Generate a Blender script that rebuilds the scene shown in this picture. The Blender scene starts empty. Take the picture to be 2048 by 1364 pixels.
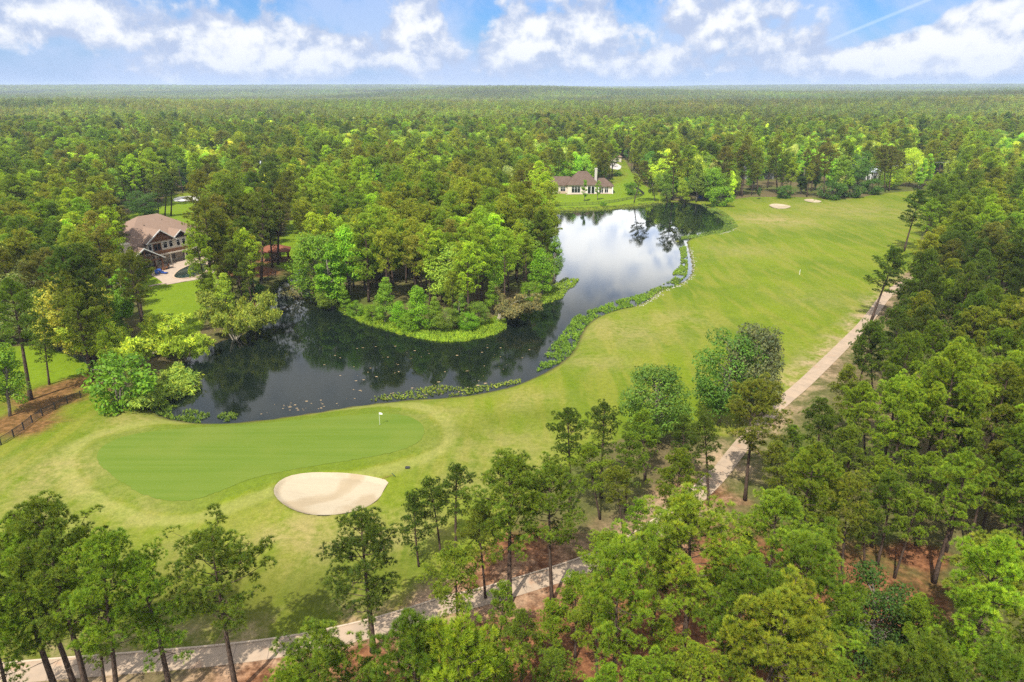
import bpy, bmesh, math, random
import numpy as np
from mathutils import Vector, Matrix, noise as mnoise
R = math.radians
random.seed(11)
rng = np.random.default_rng(7)
SC = bpy.context.scene
COL = SC.collection
# ---------------------------------------------------------------- camera maths (pixels of the 2048 x 1364 photograph)
CAMZ, FPX = 50.0, 1365.0
PITCH = math.atan(510.0 / FPX)
SP, CP = math.sin(PITCH), math.cos(PITCH)
def W(x, y, z=0.0):
    xc, yc = (x - 1024.0) / FPX, (682.0 - y) / FPX
    t = (CAMZ - z) / max(SP - yc * CP, 1e-4)
    return (xc * t, (CP + yc * SP) * t)
def WP(pts, z=0.0):
    return np.array([W(x, y, z) for x, y in pts])
def project(X, Y, Z):
    dz = Z - CAMZ
    zc = Y * CP - dz * SP
    return 1024.0 + FPX * X / zc, 682.0 - FPX * (Y * SP + dz * CP) / zc
def top_height(X, Y, tx, ty):
    yc = (682.0 - ty) / FPX
    dz = Y * (yc * CP - SP) / (CP + yc * SP)
    zc = Y * CP - dz * SP
    return CAMZ + dz, (tx - 1024.0) / FPX * zc - X

cam = bpy.data.cameras.new('camera'); camo = bpy.data.objects.new('camera', cam); COL.objects.link(camo)
cam.sensor_fit = 'HORIZONTAL'; cam.sensor_width = 36.0; cam.lens = 36.0 * FPX / 2048.0
cam.clip_start = 0.5; cam.clip_end = 40000.0
camo.location = (0, 0, CAMZ); camo.rotation_euler = (math.pi / 2 - PITCH, 0, 0)
SC.camera = camo
# ---------------------------------------------------------------- objects
def tag(o, label=None, cat=None, group=None, kind=None):
    if label: o['label'] = label
    if cat: o['category'] = cat
    if group: o['group'] = group
    if kind: o['kind'] = kind
    return o
def link(name, me, parent=None, mats=None):
    o = bpy.data.objects.new(name, me); COL.objects.link(o)
    if parent is not None: o.parent = parent
    if mats is not None and me is not None:
        for m in (mats if isinstance(mats, (list, tuple)) else [mats]): me.materials.append(m)
    return o
def empty(name, loc=(0, 0, 0), rz=0.0):
    o = link(name, None); o.location = loc; o.rotation_euler = (0, 0, rz); o.empty_display_size = 0.3
    return o
def np_mesh(name, v, f, smooth=False):
    """v (n,3); f (m,k) all faces with k corners"""
    me = bpy.data.meshes.new(name)
    v = np.ascontiguousarray(v, dtype=np.float32); f = np.ascontiguousarray(f, dtype=np.int32)
    me.vertices.add(len(v)); me.vertices.foreach_set('co', v.ravel())
    m, k = f.shape
    me.loops.add(m * k); me.loops.foreach_set('vertex_index', f.ravel())
    me.polygons.add(m)
    me.polygons.foreach_set('loop_start', np.arange(0, m * k, k, dtype=np.int32))
    me.polygons.foreach_set('loop_total', np.full(m, k, dtype=np.int32))
    if smooth: me.polygons.foreach_set('use_smooth', np.ones(m, dtype=bool))
    me.update(calc_edges=True)
    return me
def vcol(me, name, rgb):
    a = me.attributes.new(name, 'FLOAT_COLOR', 'POINT')
    c = np.ones((len(rgb), 4), dtype=np.float32); c[:, :rgb.shape[1]] = rgb
    a.data.foreach_set('color', c.ravel())
class MB:
    """collects polygons; build() links them as ONE mesh object"""
    def __init__(self): self.v = []; self.f = []
    def add(self, vs, fs):
        o = len(self.v); self.v += [tuple(map(float, p)) for p in vs]; self.f += [tuple(i + o for i in q) for q in fs]
        return self
    def box(self, x0, x1, y0, y1, z0, z1):
        return self.add([(x0,y0,z0),(x1,y0,z0),(x1,y1,z0),(x0,y1,z0),(x0,y0,z1),(x1,y0,z1),(x1,y1,z1),(x0,y1,z1)],
                        [(3,2,1,0),(4,5,6,7),(0,1,5,4),(1,2,6,5),(2,3,7,6),(3,0,4,7)])
    def bar(self, a, b, w, h=None):
        a, b = Vector(a), Vector(b); h = h or w; d = (b - a).normalized()
        s = d.cross(Vector((0, 0, 1)));  s = s.normalized() if s.length > 1e-4 else Vector((1, 0, 0))
        u = s.cross(d); vs = []
        for p in (a, b):
            for i, j in ((-1,-1),(1,-1),(1,1),(-1,1)): vs.append(p + s * i * w / 2 + u * j * h / 2)
        return self.add(vs, [(3,2,1,0),(4,5,6,7),(0,1,5,4),(1,2,6,5),(2,3,7,6),(3,0,4,7)])
    def tube(self, pts, rad, n=6, cap=True):
        pts = [Vector(p) for p in pts]; o = len(self.v); k = len(pts)
        for i, p in enumerate(pts):
            d = (pts[min(i+1, k-1)] - pts[max(i-1, 0)]).normalized()
            a = Vector((0, 1, 0)) if abs(d.y) < .8 else Vector((1, 0, 0))
            s = d.cross(a).normalized(); u = s.cross(d)
            r = rad[i] if hasattr(rad, '__len__') else rad
            for j in range(n):
                t = 2 * math.pi * j / n
                self.v.append(tuple(p + s * (r * math.cos(t)) + u * (r * math.sin(t))))
        for i in range(k - 1):
            for j in range(n):
                self.f.append((o+i*n+j, o+i*n+(j+1) % n, o+(i+1)*n+(j+1) % n, o+(i+1)*n+j))
        if cap: self.f.append(tuple(o+(k-1)*n+j for j in range(n))); self.f.append(tuple(o+n-1-j for j in range(n)))
        return self
    def mesh(self, name, smooth=False):
        me = bpy.data.meshes.new(name); me.from_pydata(self.v, [], self.f)
        if smooth: me.polygons.foreach_set('use_smooth', np.ones(len(self.f), dtype=bool))
        me.update(); return me
    def build(self, name, mat, parent=None, smooth=False):
        return link(name, self.mesh(name, smooth), parent, mat)
# ---------------------------------------------------------------- 2-D helpers
def sdf(P, poly):
    """signed distance (positive inside) of points P (n,2) to polygon"""
    P = np.asarray(P, dtype=np.float64); poly = np.asarray(poly); n = len(poly)
    d2 = np.full(len(P), 1e18); ins = np.zeros(len(P), dtype=bool)
    for i in range(n):
        a, b = poly[i], poly[(i + 1) % n]; e = b - a; w = P - a
        t = np.clip((w @ e) / max(e @ e, 1e-12), 0, 1)
        q = w - t[:, None] * e; d2 = np.minimum(d2, (q * q).sum(1))
        c = (a[1] <= P[:, 1]) != (b[1] <= P[:, 1])
        with np.errstate(divide='ignore', invalid='ignore'):
            xi = a[0] + (P[:, 1] - a[1]) / (b[1] - a[1]) * e[0]
        ins ^= c & (P[:, 0] < xi)
    d = np.sqrt(d2); return np.where(ins, d, -d)
def line_dist(P, pts):
    d2 = np.full(len(P), 1e18)
    for a, b in zip(pts[:-1], pts[1:]):
        e = b - a; w = P - a; t = np.clip((w @ e) / (e @ e), 0, 1); q = w - t[:, None] * e
        d2 = np.minimum(d2, (q * q).sum(1))
    return np.sqrt(d2)
def smooth_closed(pts, it=2):
    p = np.asarray(pts, dtype=float)
    for _ in range(it):
        q = np.roll(p, -1, 0); p = np.stack([p * .75 + q * .25, p * .25 + q * .75], 1).reshape(-1, 2)
    return p
def smooth_open(pts, it=2):
    p = np.asarray(pts, dtype=float)
    for _ in range(it):
        a, b = p[:-1], p[1:]; m = np.stack([a * .75 + b * .25, a * .25 + b * .75], 1).reshape(-1, 2)
        p = np.vstack([p[:1], m, p[-1:]])
    return p
def sstep(e0, e1, x):
    t = np.clip((x - e0) / (e1 - e0), 0, 1); return t * t * (3 - 2 * t)
def vnoise(x, y, s, seed=0):
    """cheap smooth value noise, vectorised"""
    x = np.asarray(x) / s + seed * 17.31; y = np.asarray(y) / s + seed * 9.77
    xi, yi = np.floor(x), np.floor(y); fx, fy = x - xi, y - yi
    fx = fx * fx * (3 - 2 * fx); fy = fy * fy * (3 - 2 * fy)
    def h(a, b):
        t = np.sin(a * 127.1 + b * 311.7 + seed * 74.7) * 43758.5453; return t - np.floor(t)
    return (h(xi, yi) * (1 - fx) + h(xi + 1, yi) * fx) * (1 - fy) + (h(xi, yi + 1) * (1 - fx) + h(xi + 1, yi + 1) * fx) * fy
# ---------------------------------------------------------------- material helpers
class NT:
    def __init__(self, nt): self.t = nt; self.n = nt.nodes; self.l = nt.links
    def node(self, typ, **kw):
        nd = self.n.new(typ)
        for k, v in kw.items():
            if k.startswith('i_'):
                nd.inputs[k[2:].replace('_', ' ')].default_value = v
            else: setattr(nd, k, v)
        return nd
    def link(self, a, b): self.l.new(a, b)
    def val(self, sock, v):
        if isinstance(v, (int, float)): sock.default_value = v
        elif isinstance(v, tuple): sock.default_value = v if len(v) == len(sock.default_value) else tuple(v) + (1.0,)
        else: self.l.new(v, sock)
    def math(self, op, a, b=None, clamp=False):
        nd = self.n.new('ShaderNodeMath'); nd.operation = op; nd.use_clamp = clamp
        self.val(nd.inputs[0], a)
        if b is not None: self.val(nd.inputs[1], b)
        return nd.outputs[0]
    def vmath(self, op, a, b=None):
        nd = self.n.new('ShaderNodeVectorMath'); nd.operation = op
        self.val(nd.inputs[0], a)
        if b is not None: self.val(nd.inputs[1], b)
        return nd.outputs['Value'] if op in ('DOT_PRODUCT', 'LENGTH') else nd.outputs[0]
    def mix(self, f, a, b, typ='MIX'):
        nd = self.n.new('ShaderNodeMix'); nd.data_type = 'RGBA'; nd.blend_type = typ
        self.val(nd.inputs[0], f); self.val(nd.inputs[6], a); self.val(nd.inputs[7], b)
        return nd.outputs[2]
    def noise(self, vec, scale, detail=3.0, rough=.55, dist=0.0):
        nd = self.n.new('ShaderNodeTexNoise'); nd.inputs['Scale'].default_value = scale
        nd.inputs['Detail'].default_value = detail; nd.inputs['Roughness'].default_value = rough
        nd.inputs['Distortion'].default_value = dist
        if vec is not None: self.l.new(vec, nd.inputs['Vector'])
        return nd.outputs['Fac']
    def ramp(self, f, lo, hi, clamp=True):
        nd = self.n.new('ShaderNodeMapRange'); nd.clamp = clamp; nd.interpolation_type = 'SMOOTHSTEP' if clamp else 'LINEAR'
        self.val(nd.inputs[0], f); nd.inputs[1].default_value = lo; nd.inputs[2].default_value = hi
        return nd.outputs[0]
    def attr(self, name, typ='GEOMETRY'):
        nd = self.n.new('ShaderNodeAttribute'); nd.attribute_name = name; nd.attribute_type = typ; return nd
def new_mat(name):
    m = bpy.data.materials.new(name); m.use_nodes = True
    nt = NT(m.node_tree); b = nt.n.get('Principled BSDF')
    return m, nt, b
def plain(name, col, rough=.7, var=.18, scale=1.5, spec=.3, bump=0.0):
    """one real colour with mottling"""
    m, nt, b = new_mat(name)
    tc = nt.node('ShaderNodeTexCoord')
    n = nt.noise(tc.outputs['Object'], scale, 5, .65)
    lo = tuple(c * (1 - var) for c in col); hi = tuple(min(1, c * (1 + var)) for c in col)
    nt.link(nt.mix(n, lo, hi), b.inputs['Base Color'])
    b.inputs['Roughness'].default_value = rough; b.inputs['Specular IOR Level'].default_value = spec
    if bump:
        bp = nt.node('ShaderNodeBump'); bp.inputs['Strength'].default_value = bump
        nt.link(nt.noise(tc.outputs['Object'], scale * 6, 4), bp.inputs['Height']); nt.link(bp.outputs[0], b.inputs['Normal'])
    return m
# ---------------------------------------------------------------- outlines traced on the ground, photograph pixels -> metres
WATER_Z = -0.7
POND_PX = [(289,800),(304,822),(333,837),(394,846),(455,846),(528,840),(590,831),(650,822),(700,813),(749,807),(822,799),(895,795),
 (944,790),(985,782),(1025,773),(1077,751),(1111,734),(1143,707),(1152,690),(1167,656),(1189,636),(1233,619),(1274,612),(1301,597),(1318,580),
 (1355,570),(1382,553),(1384,529),(1375,495),(1372,480),(1410,470),(1452,464),(1470,455),(1452,436),(1424,418),(1394,407),(1355,404),(1324,406),(1274,413),
 (1240,418),(1199,421),(1150,422),(1117,422),(1098,424),(1092,440),(1100,470),(1108,510),(1112,545),(1105,568),(1077,590),(1050,609),(1013,627),
 (1000,632),(962,647),(912,660),(862,657),(787,645),(735,628),(690,620),(651,612),(624,600),(618,575),(616,545),(603,536),(573,554),(550,570),(538,590),
 (530,607),(518,628),(510,650),(495,668),(462,676),(437,685),(417,695),(374,715),(347,735),(320,760),(296,780)]
POND = smooth_closed(WP(POND_PX, WATER_Z), 1)
GREEN_PX = [(192,905),(230,880),(300,864),(400,854),(500,848),(600,840),(700,832),(780,827),(830,838),(850,858),(846,880),(820,898),(770,912),(690,925),
 (620,936),(560,947),(500,960),(440,986),(390,1004),(330,1006),(280,990),(236,962),(200,935)]
GREEN = smooth_closed(WP(GREEN_PX), 3); GREEN = GREEN + np.random.default_rng(5).normal(0, .07, GREEN.shape)
BUNKER_PX = [(545,985),(552,968),(575,955),(610,948),(660,946),(705,948),(745,954),(780,963),(770,978),(760,998),(738,1014),(705,1026),(660,1032),(620,1031),(585,1021),(558,1004)]
BUNKER = smooth_closed(WP(BUNKER_PX), 1)
FARB1 = smooth_closed(WP([(1535,411),(1545,408),(1562,409),(1580,412),(1583,415),(1568,418),(1548,417)]), 2)
FARB2 = smooth_closed(WP([(1604,401),(1616,398),(1632,400),(1645,403),(1640,406),(1622,406)]), 2)
PATH_PX = [(-200,1366),(0,1350),(120,1338),(311,1323),(444,1312),(572,1297),(650,1283),(745,1261),(815,1241),(900,1213),(961,1200),(1040,1176),(1146,1143),(1230,1110),
 (1300,1070),(1370,1015),(1430,960),(1460,920),(1500,870),(1530,835),(1566,803),(1613,765),(1690,687),(1740,636),(1770,592),(1803,569),(1850,545),(1930,505),(2010,470)]
PATHC = smooth_open(WP(PATH_PX), 3)
LAWN1 = smooth_closed(WP([(225,500),(290,560),(300,650),(345,700),(430,660),(500,640),(505,600),(560,548),(610,530),(600,440),(575,440),(560,500),(470,500),(440,440),(330,395),(250,430)]), 1)
LAWN2 = smooth_closed(WP([(-120,700),(60,680),(170,715),(190,770),(60,760),(-150,850)]), 1)
LAWN3 = smooth_closed(WP([(1060,430),(1070,385),(1130,375),(1230,372),(1262,350),(1245,336),(1275,345),(1300,385),(1335,398),(1290,406),(1230,411),(1100,418)]), 1)
LAWN4 = smooth_closed(WP([(1480,395),(1490,366),(1560,362),(1660,360),(1780,356),(1860,350),(1900,362),(1840,378),(1700,392),(1560,396)]), 1)
LAWN5 = smooth_closed(WP([(320,430),(330,400),(370,390),(420,392),(400,420),(370,440)]), 1)
DRIVE = smooth_closed(WP([(1196,325),(1215,322),(1244,330),(1240,340),(1222,337),(1200,331)]), 1)
DRIVE2 = smooth_closed(WP([(345,398),(362,393),(410,390),(470,395),(460,403),(400,401),(350,405)]), 1)
# woods are everything outside these
OPEN1 = WP([(-500,1400),(-100,1360),(100,1335),(560,1300),(750,1255),(890,1170),(950,1110),(1010,1060),(1080,980),(1150,915),(1260,870),(1380,862),(1450,872),(1520,830),(1560,795),(1700,665),
 (1790,565),(1835,520),(1840,470),(1885,420),(1960,388),(1930,372),(1860,378),(1780,387),(1700,397),(1600,395),(1500,395),(1445,402),(1400,402),(1340,400),(1290,408),(1130,424),
 (1088,428),(1100,500),(1103,560),(1060,596),(1000,625),(920,655),(800,643),(700,620),(632,602),(612,570),(604,535),(530,590),(500,650),(440,682),(340,725),(292,778),(180,785),(0,890),(-500,1130)])
OPEN2 = WP([(215,480),(250,430),(330,412),(400,425),(432,450),(436,520),(425,600),(400,660),(330,690),(290,650),(285,560)])
OPEN3 = WP([(-200,715),(60,692),(170,718),(195,780),(0,895),(-400,1050)])
OPEN4 = WP([(1085,425),(1085,374),(1205,372),(1234,346),(1272,346),(1290,372),(1340,398),(1340,406),(1120,425)])
OPEN5 = WP([(1192,340),(1197,318),(1250,320),(1262,346),(1234,348)])
OPEN6 = WP([(325,430),(330,392),(380,385),(470,390),(465,405),(390,425)])
OPEN7 = WP([(520,520),(535,475),(572,470),(574,440),(604,440),(603,505),(590,545)])
OPEN9 = WP([(1915,268),(1930,248),(2010,246),(2030,262)])
SPARSE8 = WP([(1470,402),(1480,362),(1650,352),(1860,345),(1930,372),(1780,390)])
OPENS = [OPEN1, OPEN2, OPEN3, OPEN4, OPEN5, OPEN6, OPEN7, OPEN9]
def hills(x, y):
    r = np.hypot(x, y)
    a = sstep(1100, 2400, r) * (1 - sstep(4200, 6000, r)) * ((vnoise(x, y * 2.2, 1500, 3) ** 1.6) * 62 + vnoise(x, y * 1.6, 520, 4) * 12 - 20)
    b = sstep(4200, 8500, r) * (16 + vnoise(x, y * .6, 2400, 5) * 34 + vnoise(x, y, 800, 6) * 8)
    return a + b
def height(x, y, pond_s=None, bunk=True):
    x = np.asarray(x, dtype=float); y = np.asarray(y, dtype=float); P = np.stack([x, y], 1)
    z = (vnoise(x, y, 28, 1) - .5) * .5 + (vnoise(x, y, 11, 2) - .5) * .12 + hills(x, y)
    near = (np.abs(x) < 260) & (y > 40) & (y < 480)
    s = np.full(len(x), -99.0); s[near] = sdf(P[near], POND)
    bank = np.where(s < 0, -.7 * sstep(-3.2, 0.0, s) ** 1.0, -.7 - .9 * sstep(0, 2.5, s))
    flat = sstep(-9, -2, s); z = z * (1 - flat) + bank
    g = near & (np.hypot(x + 40, y - 90) < 60)
    sg = np.full(len(x), -99.0); sg[g] = sdf(P[g], GREEN)
    k = sstep(-4, 1, sg) * (1 - flat); z = z * (1 - k) + (.25) * k
    if bunk:
        for B, dep in ((BUNKER, .42), (FARB1, .3), (FARB2, .3)):
            c = B.mean(0); q = np.hypot(x - c[0], y - c[1]) < 30
            if q.any():
                sb = sdf(P[q], B); zz = z[q]; lip = .14 * sstep(-1.6, -.1, sb) * (sb < 0)
                zz = zz + lip - dep * sstep(-.05, .75, sb) - .25 * sstep(1, 4, sb); z[q] = zz
    return z
def h1(x, y): return float(height(np.array([x]), np.array([y]))[0])
def lines(near0, near1, step, fine, lo, hi, g=1.16):
    a = list(np.arange(near0, near1 + 1e-6, step))
    for f0, f1, fs in fine: a = [v for v in a if not f0 <= v <= f1] + list(np.arange(f0, f1, fs))
    a.sort(); st = step; v = a[-1]
    while v < hi: st *= g; v += st; a.append(min(v, hi))
    st = step; v = a[0]
    while v > lo: st *= g; v -= st; a.insert(0, max(v, lo))
    return np.array(a)
gx = lines(-170, 210, 1.3, [(-34, -10, .45)], -11000, 11000)
gy = lines(25, 460, 1.3, [(66, 84, .45)], -250, 13000)
GXX, GYY = np.meshgrid(gx, gy); gxf, gyf = GXX.ravel(), GYY.ravel()
gz = height(gxf, gyf)
nx, ny = len(gx), len(gy)
i0 = (np.arange(ny - 1)[:, None] * nx + np.arange(nx - 1)[None, :]).ravel()
gme = np_mesh('ground', np.stack([gxf, gyf, gz], 1), np.stack([i0, i0 + 1, i0 + nx + 1, i0 + nx], 1), True)
GP = np.stack([gxf, gyf], 1)
nearm = (np.abs(gxf) < 300) & (gyf < 560)
def fsdf(poly):
    s = np.full(len(GP), -60.0); s[nearm] = sdf(GP[nearm], poly); return np.clip(s, -60, 60)
wood = np.full(len(GP), 60.0)
for o in OPENS: wood = np.minimum(wood, -fsdf(o))
lawn = np.full(len(GP), -60.0)
for L in (LAWN1, LAWN2, LAWN3, LAWN4, LAWN5): lawn = np.maximum(lawn, fsdf(L))
pond_s = fsdf(POND); green_s = fsdf(GREEN)
pathd = np.full(len(GP), 60.0); pathd[nearm] = line_dist(GP[nearm], PATHC)
def blobs(lst):
    b = np.zeros(len(GP))
    for px, py, r, k in lst:
        c = W(px, py); rr = r * (1 if py > 700 else 1.3)
        b = np.maximum(b, k * np.exp(-((gxf - c[0]) / rr) ** 2 - ((gyf - c[1]) / (rr * .8)) ** 2))
    return b
dry = blobs([(610,1075,9,.9),(780,1060,8,.7),(330,1120,8,.45),(230,1030,8,.5),(100,950,9,.75),(250,845,5,.8),(1010,910,12,.55),(950,960,9,.45),(1240,660,11,.6),(1340,640,8,.5),(1545,440,14,.9),(1450,440,14,.5),
             (1700,420,26,.5),(1190,720,8,.5),(1150,600,7,.6),(1480,500,10,.4),(1060,800,7,.5),(900,830,8,.45),(1600,760,7,.6),(1660,700,7,.4),(1650,600,9,.3),(470,930,6,.0),(80,1020,9,.6),(420,1090,8,.4)])
dark = blobs([(450,1220,9,.9),(280,1210,9,.8),(620,1200,8,.75),(150,1270,9,.8),(560,1260,7,.7),(760,1150,6,.45),(930,860,4,.35),(985,840,4,.35),(1080,830,4,.4)])  # lower-left blobs paint the near trees' cast shade into the turf colour
red = blobs([(20,850,6,1),(110,785,6,1),(150,768,5,1),(70,825,6,1),(90,800,9,.9),(40,850,9,.8),(170,760,5,.8),(720,1320,9,.9),(560,1350,9,.6),(900,1290,12,.9),(1080,1210,12,.9),(1340,1250,16,1),(1480,1200,16,1),(1640,1180,13,.8),(1500,1350,18,1),(1200,1330,14,1),(1830,1110,4,.8),
             (540,610,5,.9),(505,545,6,.9),(560,520,6,.8),(1400,990,6,.6),(1030,1120,8,.7)])
vcol(gme, 'zone', np.stack([sstep(-1.5, 2.0, wood), sstep(-1.5, 1.0, lawn), np.clip(dry, 0, 1)], 1))
vcol(gme, 'zone2', np.stack([np.clip(dark, 0, 1), np.clip(red, 0, 1), sstep(7, 1.2, pathd)], 1))
for nm, arr in (('pond_s', pond_s), ('green_s', green_s)):
    a = gme.attributes.new(nm, 'FLOAT', 'POINT'); a.data.foreach_set('value', arr.astype(np.float32))

def ground_material():
    m, nt, b = new_mat('turf and forest floor')
    geo = nt.node('ShaderNodeNewGeometry'); pos = geo.outputs['Position']
    z1, z2 = nt.attr('zone'), nt.attr('zone2'); ps = nt.attr('pond_s').outputs['Fac']; gs = nt.attr('green_s').outputs['Fac']
    s1 = nt.node('ShaderNodeSeparateColor'); nt.link(z1.outputs['Color'], s1.inputs[0])
    s2 = nt.node('ShaderNodeSeparateColor'); nt.link(z2.outputs['Color'], s2.inputs[0])
    nbig = nt.noise(pos, .035, 4, .6); nmid = nt.noise(pos, .17, 4, .62, .4); nfine = nt.noise(pos, 1.1, 5, .7); ntiny = nt.noise(pos, 5.0, 3, .7)
    # stretched noise = mower streaks along the fairway
    mp = nt.node('ShaderNodeMapping'); mp.inputs['Rotation'].default_value = (0, 0, R(-28)); mp.inputs['Scale'].default_value = (.30, .05, 1)
    nt.link(pos, mp.inputs['Vector']); nstreak = nt.noise(mp.outputs[0], 1.0, 3, .55, .6)
    g = nt.mix(nt.ramp(nbig, .35, .65), (.094, .142, .005), (.140, .182, .007))
    g = nt.mix(nt.math('MULTIPLY', nt.ramp(nstreak, .42, .66), .75), g, (.178, .186, .022))
    g = nt.mix(nt.math('MULTIPLY', nt.ramp(nmid, .50, .72), .55), g, (.092, .136, .006))
    # rings mown round the green
    wob = nt.math('ADD', gs, nt.math('MULTIPLY', nt.math('SUBTRACT', nmid, .5), 2.4))
    ring = nt.math('MULTIPLY', nt.ramp(wob, -2.6, -1.8), nt.math('SUBTRACT', 1.0, nt.ramp(wob, 6.0, 9.0)))
    ring2 = nt.math('MULTIPLY', nt.ramp(wob, -6.2, -4.4), nt.math('SUBTRACT', 1.0, nt.ramp(wob, -3.4, -2.4)))
    g = nt.mix(nt.math('MULTIPLY', ring2, .7), g, (.225, .235, .055))
    g = nt.mix(nt.math('MULTIPLY', ring, .75), g, (.106, .152, .012))
    dryf = nt.math('MULTIPLY', s1.outputs[2], nt.ramp(nt.math('ADD', nmid, nt.math('MULTIPLY', nfine, .5)), .48, .92))
    g = nt.mix(nt.math('MULTIPLY', dryf, .95), g, (.30, .235, .095))
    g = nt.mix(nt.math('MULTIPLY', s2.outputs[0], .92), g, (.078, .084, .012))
    lawn_c = nt.mix(nmid, (.108, .180, .006), (.165, .225, .009))
    g = nt.mix(s1.outputs[1], g, lawn_c)
    # woodland floor: straw, leaf litter and thin grass
    straw = nt.mix(nt.ramp(nfine, .35, .7), (.10, .040, .018), (.235, .105, .048))
    litter = nt.mix(nfine, (.085, .062, .028), (.16, .125, .06))
    thin = nt.mix(nfine, (.055, .070, .014), (.105, .115, .025))
    floor_c = nt.mix(nt.ramp(nbig, .38, .62), litter, thin)
    floor_c = nt.mix(nt.ramp(nt.math('ADD', s2.outputs[1], nt.math('MULTIPLY', nt.math('SUBTRACT', nmid, .45), .9)), .2, .6), floor_c, straw)
    wf = nt.ramp(nt.math('ADD', s1.outputs[0], nt.math('MULTIPLY', nt.math('SUBTRACT', nmid, .5), .8)), .3, .75)
    redg = nt.math('MULTIPLY', nt.ramp(nt.math('ADD', s2.outputs[1], nt.math('MULTIPLY', nt.math('SUBTRACT', nmid, .5), .8)), .35, .8), .85)
    g = nt.mix(redg, g, straw)
    col = nt.mix(wf, g, floor_c)
    pathside = nt.math('MULTIPLY', s2.outputs[2], nt.ramp(nt.math('ADD', nmid, nt.math('MULTIPLY', nfine, .4)), .58, .95))
    col = nt.mix(nt.math('MULTIPLY', pathside, .9), col, (.40, .275, .175))
    # muddy rim of the pond
    pw = nt.math('ADD', ps, nt.math('MULTIPLY', nt.math('SUBTRACT', nfine, .5), 1.6))
    col = nt.mix(nt.math('MULTIPLY', nt.ramp(pw, -1.2, .1), .9), col, (.055, .042, .022))
    fin = nt.math('ADD', nt.math('MULTIPLY', nfine, .45), nt.math('MULTIPLY', ntiny, .55))
    col = nt.mix(1.0, col, nt.mix(nt.ramp(fin, .28, .72), (.70, .72, .70), (1.28, 1.26, 1.25)), 'MULTIPLY')
    nt.link(col, b.inputs['Base Color'])
    b.inputs['Roughness'].default_value = .95; b.inputs['Specular IOR Level'].default_value = .1
    bp = nt.node('ShaderNodeBump'); bp.inputs['Strength'].default_value = .5; bp.inputs['Distance'].default_value = .12
    nt.link(fin, bp.inputs['Height']); nt.link(bp.outputs[0], b.inputs['Normal'])
    return m
tag(link('ground', gme, None, ground_material()), 'rolling golf course turf with pine straw woodland floor around the pond', None, None, 'structure')

def grid_sheet(name, poly, step, off, mat, label, crown=0.0):
    """a sheet inside a closed outline, lying OFF above the ground"""
    me = bpy.data.meshes.new(name); bm = bmesh.new()
    vs = [bm.verts.new((p[0], p[1], 0)) for p in poly]; es = [bm.edges.new((vs[i], vs[(i + 1) % len(vs)])) for i in range(len(vs))]
    bmesh.ops.triangle_fill(bm, use_beauty=True, edges=es)
    for _ in range(5):
        long = [e for e in bm.edges if e.calc_length() > step]
        if not long: break
        bmesh.ops.subdivide_edges(bm, edges=long, cuts=1); bmesh.ops.triangulate(bm, faces=bm.faces[:])
    co = np.array([v.co[:] for v in bm.verts]); z = height(co[:, 0], co[:, 1]) + off
    for v, zz in zip(bm.verts, z): v.co.z = zz
    bmesh.ops.recalc_face_normals(bm, faces=bm.faces[:])
    for f in bm.faces:
        f.smooth = True
        if f.normal.z < 0: f.normal_flip()
    bm.to_mesh(me); bm.free()
    return tag(link(name, me, None, mat), label, None, None, 'structure')
def green_material():
    m, nt, b = new_mat('close mown green'); pos = nt.node('ShaderNodeNewGeometry').outputs['Position']
    mp = nt.node('ShaderNodeMapping'); mp.inputs['Rotation'].default_value = (0, 0, R(8)); mp.inputs['Scale'].default_value = (.03, .9, 1)
    nt.link(pos, mp.inputs['Vector'])
    st = nt.noise(mp.outputs[0], 1.0, 3, .6); big = nt.noise(pos, .09, 3); fine = nt.noise(pos, 4.0, 4, .7)
    c = nt.mix(nt.ramp(st, .35, .65), (.098, .152, .014), (.116, .166, .020))
    c = nt.mix(nt.math('MULTIPLY', nt.ramp(big, .45, .7), .5), c, (.135, .172, .024))
    c = nt.mix(1.0, c, nt.mix(fine, (.85, .86, .85), (1.15, 1.14, 1.15)), 'MULTIPLY')
    nt.link(c, b.inputs['Base Color']); b.inputs['Roughness'].default_value = .9; b.inputs['Specular IOR Level'].default_value = .12
    return m
grid_sheet('putting_green', GREEN, 2.0, .03, green_material(), 'smooth close mown putting green beside the near pond shore')
def sand_material():
    m, nt, b = new_mat('bunker sand'); pos = nt.node('ShaderNodeNewGeometry').outputs['Position']
    big = nt.noise(pos, .16, 3, .5, .8); fine = nt.noise(pos, 3.2, 5, .75)
    mp = nt.node('ShaderNodeMapping'); mp.inputs['Rotation'].default_value = (0, 0, R(35)); mp.inputs['Scale'].default_value = (.5, 3.6, 1)
    nt.link(pos, mp.inputs['Vector']); rake = nt.noise(mp.outputs[0], 1.0, 3, .6, .4)
    c = nt.mix(nt.ramp(big, .42, .60), (.40, .335, .235), (.335, .265, .17))
    c = nt.mix(1.0, c, nt.mix(nt.math('ADD', nt.math('MULTIPLY', fine, .5), nt.math('MULTIPLY', rake, .5)), (.86, .85, .84), (1.12, 1.12, 1.12)), 'MULTIPLY')
    nt.link(c, b.inputs['Base Color']); b.inputs['Roughness'].default_value = .95; b.inputs['Specular IOR Level'].default_value = .15
    bp = nt.node('ShaderNodeBump'); bp.inputs['Strength'].default_value = .55; bp.inputs['Distance'].default_value = .1
    nt.link(nt.math('ADD', fine, rake), bp.inputs['Height']); nt.link(bp.outputs[0], b.inputs['Normal'])
    return m
SAND = sand_material()
def shrink(poly, k):
    c = poly.mean(0); d = poly - c; r = np.hypot(d[:, 0], d[:, 1])[:, None]; return c + d * (1 - k / r)
grid_sheet('sand_bunker', shrink(BUNKER, .04), .45, .10, SAND, 'large teardrop sand bunker on the near side of the putting green')
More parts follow.
